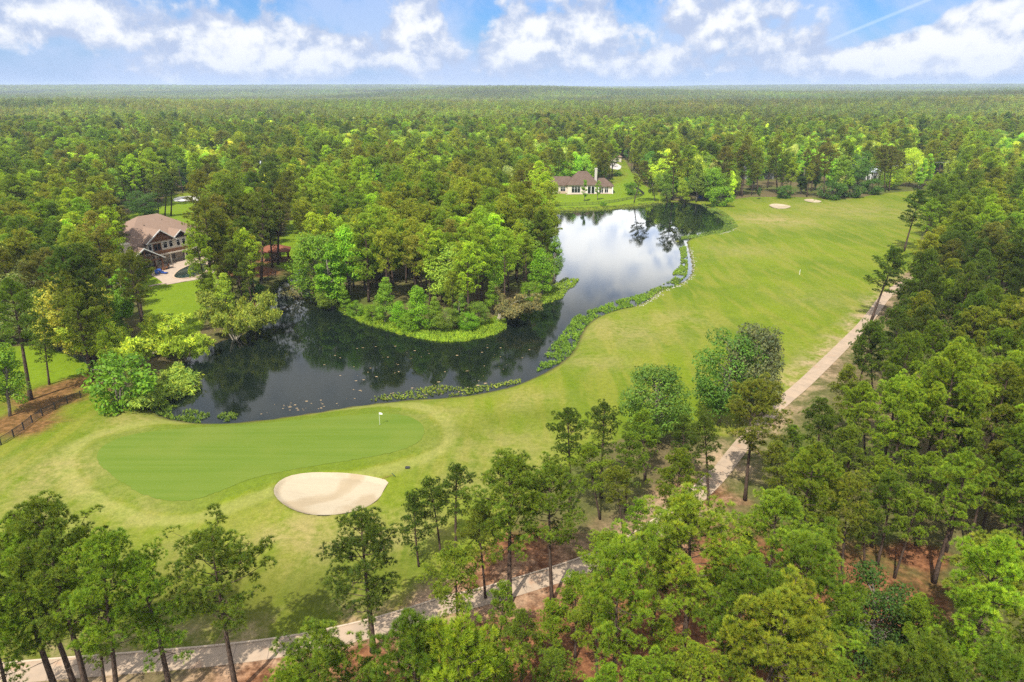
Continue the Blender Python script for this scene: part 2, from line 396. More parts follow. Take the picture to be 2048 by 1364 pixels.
grid_sheet('sand_bunker', shrink(FARB1, .1), .9, .12, SAND, 'small oval sand bunker at the far end of the fairway, nearer the pond')
grid_sheet('sand_bunker', shrink(FARB2, .1), .9, .12, SAND, 'smallest sand bunker at far end of the fairway by the trees')
# water
def water_material():
    m, nt, b = new_mat('pond water'); pos = nt.node('ShaderNodeNewGeometry').outputs['Position']
    b.inputs['Base Color'].default_value = (.006, .010, .007, 1); b.inputs['IOR'].default_value = 1.36; b.inputs['Specular IOR Level'].default_value = .5
    big = nt.noise(pos, .03, 3, .5, .5)
    nt.link(nt.math('ADD', nt.math('MULTIPLY', nt.ramp(big, .45, .7), .04), .004), b.inputs['Roughness'])
    mp = nt.node('ShaderNodeMapping'); mp.inputs['Scale'].default_value = (.7, 1.3, 1); nt.link(pos, mp.inputs['Vector'])
    bp = nt.node('ShaderNodeBump'); bp.inputs['Strength'].default_value = .06; bp.inputs['Distance'].default_value = .06
    rip = nt.math('MULTIPLY', nt.noise(mp.outputs[0], 2.2, 3, .6), nt.math('ADD', nt.ramp(big, .35, .6), .25))
    nt.link(rip, bp.inputs['Height']); nt.link(bp.outputs[0], b.inputs['Normal'])
    return m
def offset_poly(poly, d):
    n = len(poly); t = np.roll(poly, -1, 0) - np.roll(poly, 1, 0); t /= np.hypot(t[:, 0], t[:, 1])[:, None]
    nrm = np.stack([t[:, 1], -t[:, 0]], 1); a = .5 * np.sum(poly[:, 0] * np.roll(poly[:, 1], -1) - np.roll(poly[:, 0], -1) * poly[:, 1])
    return poly + nrm * (d if a > 0 else -d)
wme = bpy.data.meshes.new('pond_water'); bm = bmesh.new(); wp = offset_poly(POND, 1.6)
vs = [bm.verts.new((p[0], p[1], WATER_Z)) for p in wp]
bmesh.ops.triangle_fill(bm, use_beauty=True, edges=[bm.edges.new((vs[i], vs[(i + 1) % len(vs)])) for i in range(len(vs))])
for f in bm.faces:
    f.normal_update()
    if f.normal.z < 0: f.normal_flip()
bm.to_mesh(wme); bm.free()
tag(link('pond_water', wme, None, water_material()), 'dark reflecting pond water winding round the wooded point', None, None, 'structure')
# cart path with its kerb, a slab that follows the ground
def strip(name, line, w0, w1, z0, z1, mat, label):
    t = np.gradient(line, axis=0); t /= np.hypot(t[:, 0], t[:, 1])[:, None]; nrm = np.stack([-t[:, 1], t[:, 0]], 1)
    a, b_ = line + nrm * w0, line + nrm * w1; n = len(line)
    za, zb = height(a[:, 0], a[:, 1], bunk=False), height(b_[:, 0], b_[:, 1], bunk=False); z = np.maximum(za, zb)
    v = np.concatenate([np.c_[a, z + z0], np.c_[a, z + z1], np.c_[b_, z + z1], np.c_[b_, z + z0]]); f = []
    for i in range(n - 1):
        for k in range(3): f.append((k*n+i, k*n+i+1, (k+1)*n+i+1, (k+1)*n+i))
    me = bpy.data.meshes.new(name); me.from_pydata(v.tolist(), [], f)
    bm = bmesh.new(); bm.from_mesh(me); bmesh.ops.recalc_face_normals(bm, faces=bm.faces[:])
    up = sum(fc.normal.z for fc in bm.faces)
    if up < 0: bmesh.ops.reverse_faces(bm, faces=bm.faces[:])
    bm.to_mesh(me); bm.free()
    al = np.r_[0, np.cumsum(np.hypot(*np.diff(line, axis=0).T))]; at = me.attributes.new('along', 'FLOAT', 'POINT'); at.data.foreach_set('value', np.tile(al, 4).astype(np.float32))
    return tag(link(name, me, None, mat), label, None, None, 'structure')
def resample(p, step):
    d = np.r_[0, np.cumsum(np.hypot(*np.diff(p, axis=0).T))]; s = np.arange(0, d[-1], step)
    return np.stack([np.interp(s, d, p[:, 0]), np.interp(s, d, p[:, 1])], 1)
PATHR = resample(PATHC, 1.2)
def path_material():
    m, nt, b = new_mat('worn concrete path'); pos = nt.node('ShaderNodeNewGeometry').outputs['Position']
    n1, n2 = nt.noise(pos, .5, 5, .65), nt.noise(pos, 4.0, 4, .7)
    c = nt.mix(nt.ramp(n1, .35, .7), (.385, .285, .195), (.31, .235, .165))
    c = nt.mix(1.0, c, nt.mix(n2, (.88, .87, .86), (1.1, 1.1, 1.1)), 'MULTIPLY')
    c = nt.mix(nt.math('MULTIPLY', nt.ramp(nt.noise(pos, .23, 4, .7), .56, .72), .7), c, (.36, .19, .10))
    al = nt.attr('along').outputs['Fac']; fr = nt.math('ABSOLUTE', nt.math('SUBTRACT', nt.math('FRACT', nt.math('DIVIDE', al, 3.2)), .5))
    c = nt.mix(nt.math('MULTIPLY', nt.ramp(fr, .482, .494), .6), c, (.12, .09, .07))
    c = nt.mix(nt.math('MULTIPLY', nt.ramp(nt.noise(pos, .9, 6, .75), .62, .72), .3), c, (.24, .14, .08))
    nt.link(c, b.inputs['Base Color']); b.inputs['Roughness'].default_value = .9; return m
PATHM = path_material()
strip('cart_path', PATHR, -1.2, 1.2, -.15, .06, PATHM, 'narrow pale concrete cart path curving along the edge of the woods')
kerbM = plain('path kerb concrete', (.46, .36, .26), .9, .2, 1.2)
pl = np.hypot(*np.diff(PATHR, axis=0).T).cumsum(); near_n = int((pl < 95).sum())
strip('path_kerb', PATHR[:near_n], 1.21, 1.4, -.15, .17, kerbM, 'low concrete kerb along the lawn side of the near cart path')
grid_sheet('driveway', DRIVE, 3.0, .08, plain('driveway concrete', (.50, .45, .42), .9, .12, .6), 'pale driveway behind the far cream house')
grid_sheet('driveway', DRIVE2, 3.0, .08, plain('street concrete', (.62, .58, .55), .9, .12, .6), 'pale driveway behind the large brown roofed house')
# ---------------------------------------------------------------- vegetation materials
def leaf_material(name, trans=.3, tip=(1.35, 1.25, .9), rough=.6):
    m, nt, b = new_mat(name)
    t = nt.attr('tint', 'INSTANCER'); v = nt.attr('tone')
    col = nt.mix(1.0, t.outputs['Color'], v.outputs['Color'], 'MULTIPLY')
    nt.link(col, b.inputs['Base Color']); b.inputs['Roughness'].default_value = rough; b.inputs['Specular IOR Level'].default_value = .25
    tr = nt.node('ShaderNodeBsdfTranslucent'); nt.link(nt.mix(1.0, col, tip, 'MULTIPLY'), tr.inputs['Color'])
    mx = nt.node('ShaderNodeMixShader'); mx.inputs[0].default_value = trans
    nt.link(b.outputs[0], mx.inputs[1]); nt.link(tr.outputs[0], mx.inputs[2])
    nt.link(mx.outputs[0], nt.n['Material Output'].inputs['Surface']); return m
NEEDLE = leaf_material('pine needles', .26); LEAF = leaf_material('broad leaves', .38)
def bark_material(name, lo, hi):
    m, nt, b = new_mat(name); tc = nt.node('ShaderNodeTexCoord')
    mp = nt.node('ShaderNodeMapping'); mp.inputs['Scale'].default_value = (5, 5, 1.4); nt.link(tc.outputs['Object'], mp.inputs['Vector'])
    n = nt.noise(mp.outputs[0], 1.6, 5, .7); c = nt.mix(nt.ramp(n, .3, .7), lo, hi)
    nt.link(c, b.inputs['Base Color']); b.inputs['Roughness'].default_value = .95; b.inputs['Specular IOR Level'].default_value = .1
    bp = nt.node('ShaderNodeBump'); bp.inputs['Strength'].default_value = .6; bp.inputs['Distance'].default_value = .04
    nt.link(n, bp.inputs['Height']); nt.link(bp.outputs[0], b.inputs['Normal']); return m
BARK = bark_material('pine bark', (.030, .021, .016), (.125, .085, .062))
BARK2 = bark_material('hardwood bark', (.09, .075, .06), (.25, .215, .175))
BARK3 = bark_material('bare pale bark', (.20, .175, .13), (.42, .37, .28))
TAU = 2 * math.pi
def unit(v): return v / np.maximum(np.linalg.norm(v, axis=-1, keepdims=True), 1e-9)
def rand_dirs(n, r): return unit(r.normal(size=(n, 3)))
def needles(cent, direc, tone, per, length, width, r, spread=.85):
    """tapered blades radiating from tuft centres"""
    n = len(cent); c = np.repeat(cent, per, 0); d = np.repeat(direc, per, 0)
    d = unit(d + rand_dirs(n * per, r) * spread)
    L = length * r.uniform(.7, 1.25, n * per)[:, None]
    side = unit(np.cross(d, rand_dirs(n * per, r))) * (width * r.uniform(.7, 1.3, n * per)[:, None] * .5)
    v = np.stack([c - side, c + side, c + d * L + side * .35, c + d * L - side * .35], 1).reshape(-1, 3)
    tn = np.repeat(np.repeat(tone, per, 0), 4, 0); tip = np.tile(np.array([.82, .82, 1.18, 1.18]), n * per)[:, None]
    f = np.arange(len(v)).reshape(-1, 4); return v, f, tn * tip
def leaf_quads(cent, nrm, tone, size, r):
    n = len(cent); a = unit(np.cross(nrm, rand_dirs(n, r))); b_ = np.cross(nrm, a)
    s = size * r.uniform(.6, 1.35, n)[:, None]
    v = np.stack([cent - a * s, cent - b_ * s * .55, cent + a * s, cent + b_ * s * .55], 1).reshape(-1, 3)
    return v, np.arange(len(v)).reshape(-1, 4), np.repeat(tone, 4, 0)
def tones(n, r, amp=.28):
    """each tuft its own green: from older dark needles to fresh yellow-green growth"""
    t = r.normal(0, 1, n).clip(-2, 2.2); k = 1 + t * amp
    return np.stack([k * (1 + .10 * t), k, k * (1 - .12 * t)], 1).clip(.25, 2.2)
PI = math.pi
def curve_pts(p0, az, L, el0, el1, n, r, wob=.06):
    pts = [np.array(p0)]
    for i in range(n):
        e = el0 + (el1 - el0) * (i / max(n - 1, 1)); a = az + r.normal(0, wob * 2)
        pts.append(pts[-1] + np.array([math.cos(a) * math.cos(e), math.sin(a) * math.cos(e), math.sin(e)]) * (L / n))
    return pts
def make_pine(seed, H=19.0, base=.42, rad=3.6, nbr=34, detail=1.0, lopside=0.0, flat=0.0):
    r = np.random.default_rng(seed); wd = MB()
    ph = r.uniform(0, TAU); bend = r.uniform(.15, .55)
    def axis(z):
        t = z / H; return np.array([bend * math.sin(ph + t * 3) * t, bend * math.cos(ph + t * 2.6) * t, z])
    zs = np.linspace(-.3, H * .985, 9); r0 = .0155 * H * r.uniform(.85, 1.15)
    wd.tube([axis(z) for z in zs], [max(.02, r0 * (1 - .88 * (max(z, 0) / H) ** 1.1) * (1.25 if z < 0 else 1)) for z in zs], 7)
    tc, td, tn = [], [], []
    az = r.uniform(0, TAU)
    for i in range(nbr):
        u = ((i + r.uniform(0, .9)) / nbr) ** .92; h = H * (base + (1 - base) * u * .97)
        az += 2.4 + r.normal(0, .45)
        prof = (.62 + 1.25 * u - 1.0 * u * u) if u < .5 else (1.0 * (1 - ((u - .45) / .62) ** 2.0))
        if flat: prof = max(prof, .7 * flat)
        L = rad * max(.16, prof) * r.uniform(.62, 1.2) * (1 + lopside * math.cos(az))
        if u < .25 and r.random() < .35: L *= .55
        el0 = -.12 + .75 * u + r.normal(0, .12); el1 = .25 + .7 * u + r.normal(0, .15)
        p0 = axis(h); pts = curve_pts(p0, az, L, el0, el1, 4, r)
        wd.tube(pts, [r0 * .27 * (1 - .5 * u), r0 * .2 * (1 - .5 * u), r0 * .14, r0 * .09, .015], 4, False)
        P = np.array(pts); npuff = max(2, int(round(L * 1.45 * r.uniform(.75, 1.15) * (.62 + .5 * min(u * 1.6, 1)))))
        for k in range(npuff):
            s = .38 + .62 * (k + r.uniform(.2, 1)) / npuff if u < .75 else .25 + .75 * (k + r.uniform(.2, 1)) / npuff
            s = min(s, 1.0); q = s * 4; j = min(int(q), 3); c = P[j] * (1 - (q - j)) + P[j + 1] * (q - j)
            lat = r.normal(0, 1, 3) * np.array([.30, .30, .13]) * (.5 + .3 * L) * .8
            c2 = c + lat; 
            if np.linalg.norm(lat) > .35: wd.tube([c, c2], [.025, .012], 3, False)
            pr = r.uniform(.34, .66); nt_ = int(r.integers(15, 23) * detail)
            dd = rand_dirs(nt_, r); dd[:, 2] = np.abs(dd[:, 2]) * 1.1 - .35; dd = unit(dd)
            tc.append(c2 + dd * np.array([pr, pr, pr * .72]) * r.uniform(.72, 1.05, nt_)[:, None])
            td.append(unit(dd + np.array([0, 0, .55]))); tn.append(tones(nt_, r, .12) * (1 + r.normal(0, .14)))
    # leader
    top = axis(H * .97); n = int(26 * detail); dd = rand_dirs(n, r); dd[:, 2] = np.abs(dd[:, 2])
    tc.append(top + dd * np.array([.6, .6, .9])); td.append(unit(dd + [0, 0, .7])); tn.append(tones(n, r, .12))
    # a few dead stubs under the crown
    for k in range(5):
        h = H * base * r.uniform(.55, 1.0); wd.tube(curve_pts(axis(h), r.uniform(0, TAU), r.uniform(.6, 1.9), -.1, -.25, 3, r), [.045, .035, .025, .012], 3, False)
    tc, td, tn = np.concatenate(tc), np.concatenate(td), np.concatenate(tn)
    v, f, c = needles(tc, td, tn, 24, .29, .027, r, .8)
    return wd.mesh('pine_trunk', True), finish_crown('pine_crown', v, f, c, NEEDLE), H, BARK
def finish_crown(name, v, f, c, mat):
    me = np_mesh(name, v, f); vcol(me, 'tone', c); me.materials.append(mat); return me
def make_broad(seed, H=14.0, rad=4.2, base=.22, nclump=46, leaf=.17, per=170, shape='round', loose=.0, bark=None, trunks=1):
    r = np.random.default_rng(seed); wd = MB(); cs = []
    r0 = .018 * H; hb = H * base; cz = hb + (H - hb) * .5; hz = (H - hb) * .54
    tr = []
    for k in range(trunks):
        a = r.uniform(0, TAU); sp = 0 if trunks == 1 else .25 * rad
        pts = [np.array([0, 0, -.2])]; top = np.array([math.cos(a) * sp, math.sin(a) * sp, H * .86])
        for t in (.2, .45, .7, 1): pts.append(pts[0] * (1 - t) + top * t + r.normal(0, .12, 3) * np.array([1, 1, 0]) * H * .06)
        wd.tube(pts, [r0 * 1.1, r0 * .9, r0 * .65, r0 * .4, r0 * .12], 7); tr.append(pts)
    for i in range(nclump):
        d = rand_dirs(1, r)[0]; q = r.uniform(.45, 1.0) ** .6
        if shape == 'cone': w = rad * (1.05 - .85 * (d[2] * q * .5 + .5))
        elif shape == 'column': w = rad * .75
        else: w = rad
        c = np.array([d[0] * w * q, d[1] * w * q, cz + d[2] * hz * q])
        if c[2] < hb * .9: c[2] = hb * .9 + r.uniform(0, 1)
        cs.append(c)
        pts = tr[i % trunks]; hh = max(.25 * H * base / .22 if False else hb * .7, min(c[2] - r.uniform(.5, 2.5), H * .8)); zz = [p[2] for p in pts]
        o = np.array([np.interp(hh, zz, [p[k] for p in pts]) for k in range(3)])
        mid = (o + c) / 2 + np.array([0, 0, .35]); wd.tube([o, mid, c], [r0 * .28, r0 * .17, .03], 4, False)
    cs = np.array(cs); V, N, T = [], [], []
    for c in cs:
        cr = rad * r.uniform(.24, .40); n = int(per * r.uniform(.7, 1.25)); dd = rand_dirs(n, r)
        sh = r.uniform(.45, 1.05, n)[:, None] ** .5
        V.append(c + dd * np.array([cr, cr, cr * .75]) * sh); N.append(unit(dd * .7 + np.array([0, 0, .55]) + rand_dirs(n, r) * .75))
        T.append(tones(n, r, .12) * (1 + r.normal(0, .12)))
    V, N, T = np.concatenate(V), np.concatenate(N), np.concatenate(T)
    v, f, c = leaf_quads(V, N, T, leaf, r)
    return wd.mesh('broadleaf_trunk', True), finish_crown('broadleaf_crown', v, f, c, LEAF), H, bark or BARK2
def make_willow(seed, H=8.0, rad=5.5, lean=0.0, leafy=1.0, nst=9, bark=None):
    """several leaning stems, each feathered with hanging narrow leaves"""
    r = np.random.default_rng(seed); wd = MB(); V, D, T = [], [], []
    for s in range(nst):
        az = r.uniform(0, TAU) if lean == 0 else r.normal(0, .8); L = (H * r.uniform(.75, 1.15)); p = curve_pts((r.normal(0, .25), r.normal(0, .25), -.2), az, L * 1.15, r.uniform(.75, 1.25), r.uniform(.05, .6), 6, r, .1)
        wd.tube(p, [.17, .14, .11, .085, .06, .04, .02], 5, False); P = np.array(p)
        for k in range(11):
            t = r.uniform(.35, 1) * 6; j = min(int(t), 5); c = P[j] * (1 - t + j) + P[j + 1] * (t - j)
            q = curve_pts(c, az + r.normal(0, 1.3), rad * r.uniform(.2, .48), r.uniform(.1, .9), r.uniform(-.6, .1), 4, r, .12); wd.tube(q, [.035, .03, .022, .015, .008], 3, False)
            Q = np.array(q); n = int(70 * leafy); tt = r.uniform(.2, 1, n) * 4; jj = np.minimum(tt.astype(int), 3); fr = (tt - jj)[:, None]
            if n: V.append(Q[jj] * (1 - fr) + Q[jj + 1] * fr + r.normal(0, .28, (n, 3))); D.append(unit(r.normal(0, .6, (n, 3)) + np.array([0, 0, -.45]))); T.append(tones(n, r, .16) * (1 + r.normal(0, .12)))
    V, D, T = np.concatenate(V), np.concatenate(D), np.concatenate(T)
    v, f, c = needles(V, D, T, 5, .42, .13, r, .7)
    return wd.mesh('willow_trunk', True), finish_crown('willow_crown', v, f, c, LEAF), H, bark or BARK3
PINES = [make_pine(100, 19, .38, 3.9, 42), make_pine(101, 20, .48, 3.6, 36), make_pine(102, 18, .32, 4.1, 44), make_pine(103, 19, .42, 4.5, 42, flat=.35),
         make_pine(104, 17, .24, 3.5, 44), make_pine(105, 21, .40, 4.3, 46), make_pine(106, 18, .48, 4.2, 36, lopside=.35), make_pine(107, 19, .34, 3.3, 40), make_pine(108, 20, .44, 4.7, 44, flat=.5)]
BROADS = [make_broad(200, 13, 4.6, .18, 74), make_broad(201, 14, 3.4, .15, 46, shape='cone'), make_broad(202, 12, 4.4, .14, 70, shape='round'), make_broad(203, 15, 3.0, .12, 46, shape='column', leaf=.22), make_broad(204, 13, 3.9, .16, 50, shape='cone', trunks=2)]
SHRUBS = [make_broad(210, 4.0, 2.4, .04, 34, leaf=.16, per=80, trunks=3), make_broad(211, 3.2, 2.0, .04, 26, leaf=.15, per=80, trunks=3)]
SAPLING = [make_broad(220, 8, 1.5, .22, 24, leaf=.17, per=80, shape='column'), make_broad(221, 7, 1.35, .3, 16, leaf=.16, per=70, shape='column')]
WILLOWS = [make_willow(230, 8.5, 6.2, 0, 1.5, 13), make_willow(231, 9.5, 6.0, 0, 1.35, 12), make_willow(232, 4.2, 3.6, 0, 1.2, 9)]
PALE = [make_willow(240, 7.0, 5.5, 1, .10, 8), make_willow(241, 9.0, 6.0, 1, .95, 8)]
KINDS_ = {'pine_tree': (PINES, 'pine tree'), 'broadleaf_tree': (BROADS, 'broadleaf tree'), 'shrub': (SHRUBS, 'shrub'), 'young_tree': (SAPLING, 'young tree'),
          'willow_tree': (WILLOWS, 'willow tree'), 'leaning_tree': (PALE, 'tree')}
for protos, _ in KINDS_.values():
    for tm, cm, H, bark in protos: tm.materials.append(bark)
def place(kind, X, Y, H, tint, idx=None, rz=None, lean=0.0, wide=1.0, label=None, group=None, z=None):
    """one tree: an Empty at its foot with a trunk and a crown"""
    protos, cat = KINDS_[kind]
    k = int(rng.integers(len(protos))) if idx is None else idx % len(protos)
    tm, cm, PH, bark = protos[k]
    e = empty(kind, (X, Y, (h1(X, Y) if z is None else z) - .05)); sc = H / PH; e.scale = (sc * wide, sc * wide, sc)
    rz = rng.uniform(0, TAU) if rz is None else rz
    e.rotation_euler = (Matrix.Rotation(math.atan2(lean, H), 3, 'Y') @ Matrix.Rotation(rz, 3, 'Z')).to_euler()
    t = link('trunk', tm, e); c = link('crown', cm, e); c['tint'] = tuple(map(float, tint))
    tag(e, label, cat, group); return e
PT = {'dark green': (0.082, 0.129, 0.0108), 'olive green': (0.167, 0.197, 0.0144), 'mid green': (0.129, 0.189, 0.0126), 'bright green': (0.180, 0.270, 0.0138), 'yellow-green': (.205, .285, .0170), 'brownish green': (.160, .160, .022)}
BT = {'bright green': (.180, .318, .018), 'vivid green': (.190, .365, .015), 'lime green': (.345, .45, .030), 'deep green': (.080, .165, .020), 'pale green': (.34, .39, .10), 'golden green': (.35, .365, .034), 'soft green': (.180, .275, .026)}
def jit(t, a=.10): k = 1 + rng.normal(0, a); return tuple(float(np.clip(c * k * (1 + rng.normal(0, .04)), .005, .6)) for c in t)
ORD = 'first second third fourth fifth sixth seventh eighth ninth tenth eleventh twelfth thirteenth fourteenth fifteenth sixteenth seventeenth eighteenth nineteenth twentieth'.split()
OCC = []                                    # (x, y, radius) of everything placed by hand
def hand(kind, bx, by, tx, ty, tint, label, idx=None, wide=1.0, group=None, rz=None):
    X, Y = W(bx, by); H, dx = top_height(X, Y, tx, ty); H = float(np.clip(H, 1.2, 27)); lean = float(np.clip(dx, -.22 * H, .22 * H))
    OCC.append((X, Y, 2.4 if kind == 'pine_tree' else 2.8))
    return place(kind, X, Y, H, jit(tint, .05), idx, rz, lean, wide, label, group)
# ---------------------------------------------------------------- trees the photograph shows singly: foot (x, y) and tip (x, y) in its pixels
G1 = 'pines along the near cart path'
P_ = lambda *a, **k: hand('pine_tree', *a, group=k.pop('group', G1), **k)
D_, O_, M_, B_, Y_ = (PT[k] for k in ('dark green', 'olive green', 'mid green', 'bright green', 'yellow-green'))
P_(178,1400, 90,1008, M_, 'tallest pine of the near left corner clump, spreading top over the lawn', idx=5, wide=1.0)
P_(152,1382, 40,1040, B_, 'pine behind the tallest one in the near left corner clump', idx=0)
P_(118,1395, 8,1075, M_, 'pine at the left edge of the near corner clump, cut by the picture edge', idx=2)
P_(236,1425, 207,1070, B_, 'bright pine with long side boughs on the right of the corner clump', idx=3, wide=.95)
P_(212,1392, 190,1190, M_, 'short thin pine in front of the near left corner clump', idx=7)
P_(345,1405, 278,1108, B_, 'slender pine between the corner clump and the lone pine on the lawn edge', idx=7, wide=1.1)
P_(474,1388, 417,1082, M_, 'lone pine with open flat boughs standing against the lower lawn', idx=6, wide=1.15)
P_(30,1440, -30,1180, B_, 'bright low pine at the bottom of the left picture edge', idx=4)
P_(747,1306, 728,1034, D_, 'dark pine on the path edge below the big sand bunker', idx=2, wide=1.15)
P_(918,1295, 905,1105, Y_, 'yellow-green pine standing over the bend of the near path', idx=3, wide=1.1)
P_(838,1135, 824,990, D_, 'short dark pine nearest the tail of the big bunker', idx=4)
P_(882,1114, 862,960, D_, 'second dark pine right of the bunker tail', idx=0)
P_(912,1122, 912,936, D_, 'tall dark pine with a straight bare trunk right of the bunker tail', idx=1)
P_(1020,1209, 1010,914, M_, 'big wide pine rising from the path edge in the middle of the near grove', idx=5, wide=1.15)
P_(971,1199, 958,1020, O_, 'short pine on the lawn side of the path under the big wide pine', idx=3)
P_(1104,1208, 1098,935, M_, 'tall pine at the right end of the clear path stretch', idx=8)
P_(1140,1026, 1138,822, D_, 'dark pine with round head at the left end of the grove on the lawn edge', idx=1)
P_(1202,996, 1206,808, D_, 'dark round headed pine beside the one at the left end of the grove', idx=1)
P_(1200,1040, 1175,892, B_, 'lower bright pine in front of the two dark round headed pines', idx=3)
P_(1251,1026, 1258,868, M_, 'pine with three bare trunks showing below it behind the yellow-green crowns', idx=0)
P_(1290,960, 1284,822, B_, 'bright pine in front of the round broadleaf tree', idx=2)
P_(1360,965, 1367,832, D_, 'dark pine between the round broadleaf tree and the path', idx=4)
P_(1417,1012, 1408,832, D_, 'dark pine with a thin bare trunk left of the path gap', idx=1)
P_(1490,1000, 1513,763, O_, 'large pine with broad boughs over the path gap', idx=8, wide=1.1)
P_(1247,1070, 1230,940, O_, 'pine with dark trunk in the middle of the near grove', idx=6)
P_(1250,1132, 1280,1000, B_, 'bright round topped pine left of the largest yellow pine', idx=0)
P_(1358,1358, 1388,995, Y_, 'largest yellow-green pine over the red straw clearing', idx=5, wide=1.2)
P_(1526,1260, 1560,993, B_, 'bright pine right of the largest yellow-green pine', idx=3, wide=1.1)
P_(1176,1232, 1218,1068, Y_, 'yellow-green pine just right of the end of the clear path stretch', idx=3, wide=1.2)
P_(1262,1258, 1296,1060, M_, 'mid green pine between two yellow-green pines at the straw clearing', idx=0)
P_(1303,1272, 1330,1095, M_, 'pine with a forked leaning trunk in the red straw clearing', idx=6)
P_(1481,1252, 1493,1072, M_, 'pine on the right rim of the red straw clearing', idx=7)
P_(1597,1214, 1635,1062, B_, 'pine with curved bare bough right of the straw clearing', idx=6)
P_(1446,1318, 1432,1150, Y_, 'low spreading yellow pine in front of the straw clearing', idx=8)
P_(1195,1378, 1190,1182, Y_, 'pine with thick bare trunk at the lower left of the straw clearing', idx=3)
P_(1255,1345, 1247,1262, Y_, 'small pine at the foot of the straw clearing', idx=4)
P_(1292,1530, 1290,1325, B_, 'bright crown cut by the bottom edge below the straw clearing', idx=8, wide=1.1)
P_(1103,1366, 1099,1212, B_, 'pine below the path end, left of the red straw', idx=4)
P_(1042,1385, 1046,1228, M_, 'pine just below the big wide pine of the near grove', idx=7)
P_(620,1560, 646,1270, M_, 'dark green crown rising from the bottom edge over the path', idx=2, wide=1.15)
P_(560,1600, 570,1340, B_, 'low crown at the bottom edge left of the one over the path', idx=4)
P_(955,1420, 948,1272, B_, 'small bright pine below the bend of the near path', idx=4)
P_(868,1440, 860,1268, Y_, 'yellowish pine right of the trunk on the path edge, at the bottom', idx=3)
P_(760,1480, 740,1325, M_, 'low mid green crown at the bottom under the dark pine on the path edge', idx=4, wide=1.1)
P_(1789,1154, 1843,985, B_, 'leaning pine with bare stub in the open right woods', idx=6)
P_(1868,1163, 1938,905, B_, 'tallest straight trunk leaning right in the open right woods', idx=1)
P_(1934,1097, 1985,930, O_, 'pine with dark leaning trunk nearest the right edge of the open woods', idx=1)
P_(1963,1062, 2005,890, O_, 'pine behind the dark leaning trunk near the right edge', idx=0)
P_(1833,1088, 1868,905, B_, 'pine with a ring of red straw round its foot', idx=1)
P_(1744,1092, 1768,915, B_, 'left one of the two close dark trunks in the open right woods', idx=1)
P_(1755,1130, 1790,945, M_, 'right one of the two close dark trunks in the open right woods', idx=0)
P_(1729,1133, 1730,985, M_, 'short trunk in front of the two close dark trunks', idx=7)
P_(1682,1168, 1700,960, O_, 'pine with crooked dead boughs left of the open right woods', idx=6)
P_(1643,1130, 1655,935, B_, 'pine with wispy crown left of the open right woods', idx=5)
P_(1620,1460, 1626,1222, Y_, 'pale yellow pine left of the broad dark crown at lower right', idx=3, wide=1.15)
P_(1985,1330, 1985,1075, Y_, 'big yellow-green pine at the right picture edge', idx=8, wide=1.15)
P_(1490,1390, 1490,1250, D_, 'low dark pine in the shade below the straw clearing', idx=4)
P_(1742,642, 1795,497, D_, 'lone dark pine leaning over the cart path at the fairway edge', idx=3, rz=2.6, group='lone pines on the fairway edge', wide=1.25)
P_(1808,502, 1842,382, D_, 'lone tall pine with tufted boughs on the fairway edge, beyond the leaning one', idx=3, rz=2.9, group='lone pines on the fairway edge', wide=1.15)
for bx, by, tx, ty, t, l, i in [(1640,968,1640,798,D_,'dark pine at the right edge of the path, level with the round tree',0),(1702,884,1690,730,O_,'pine at the right edge of the path where it runs straight',2),(1592,990,1588,850,M_,'pine right of the path gap, behind the large broad boughed one',4),
        (1748,818,1735,655,D_,'dark pine right of the path near its upper bend',5),(1793,765,1778,612,D_,'pine right of the foot of the leaning lone pine',2),(1730,908,1722,765,M_,'pine second back from the straight path edge',3),(1560,1030,1556,885,O_,'low pine beside the path gap on its right',4),(1622,1055,1615,905,B_,'bright pine two trees right of the path gap',0),
        (1668,940,1662,812,M_,'short pine in the gap between two path edge pines',7),(1700,1010,1695,850,M_,'pine behind the wispy crown of the right woods',2),(1820,720,1812,560,D_,'dark pine where the path leaves under the trees',0),
        (1150,1322,1150,1150,B_,'bright pine on the red straw just below the path end',0),(1000,1500,992,1302,B_,'crown at the bottom below the big wide pine',2),(1120,1510,1112,1318,M_,'bottom edge pine left of the thick bare trunk',5),(1215,1540,1212,1345,B_,'bottom edge pine under the thick bare trunk',0),(1400,1500,1398,1300,Y_,'bottom edge pine on the right of the straw clearing trunks',8),
        (1552,1405,1550,1222,M_,'pine between the straw clearing and the pale yellow pine',2),(1690,1365,1690,1178,B_,'bright pine just left of the broad dark tree',0),(1850,1390,1848,1195,B_,'bright pine right of the broad dark tree',5),(1925,1465,1920,1255,M_,'bottom right corner pine in front of the big yellow-green one',2),(1780,1500,1778,1300,M_,'bottom edge pine in front of the broad dark tree',0),(1680,1520,1676,1325,Y_,'bottom edge pine right of the pale yellow pine',3),(1340,1430,1335,1240,B_,'bright pine between the straw clearing trunks and the bottom edge',7)]:
    P_(bx, by, tx, ty, t, l, idx=i, group='pines of the right and bottom woods')
G2 = 'pines round the left lawn'
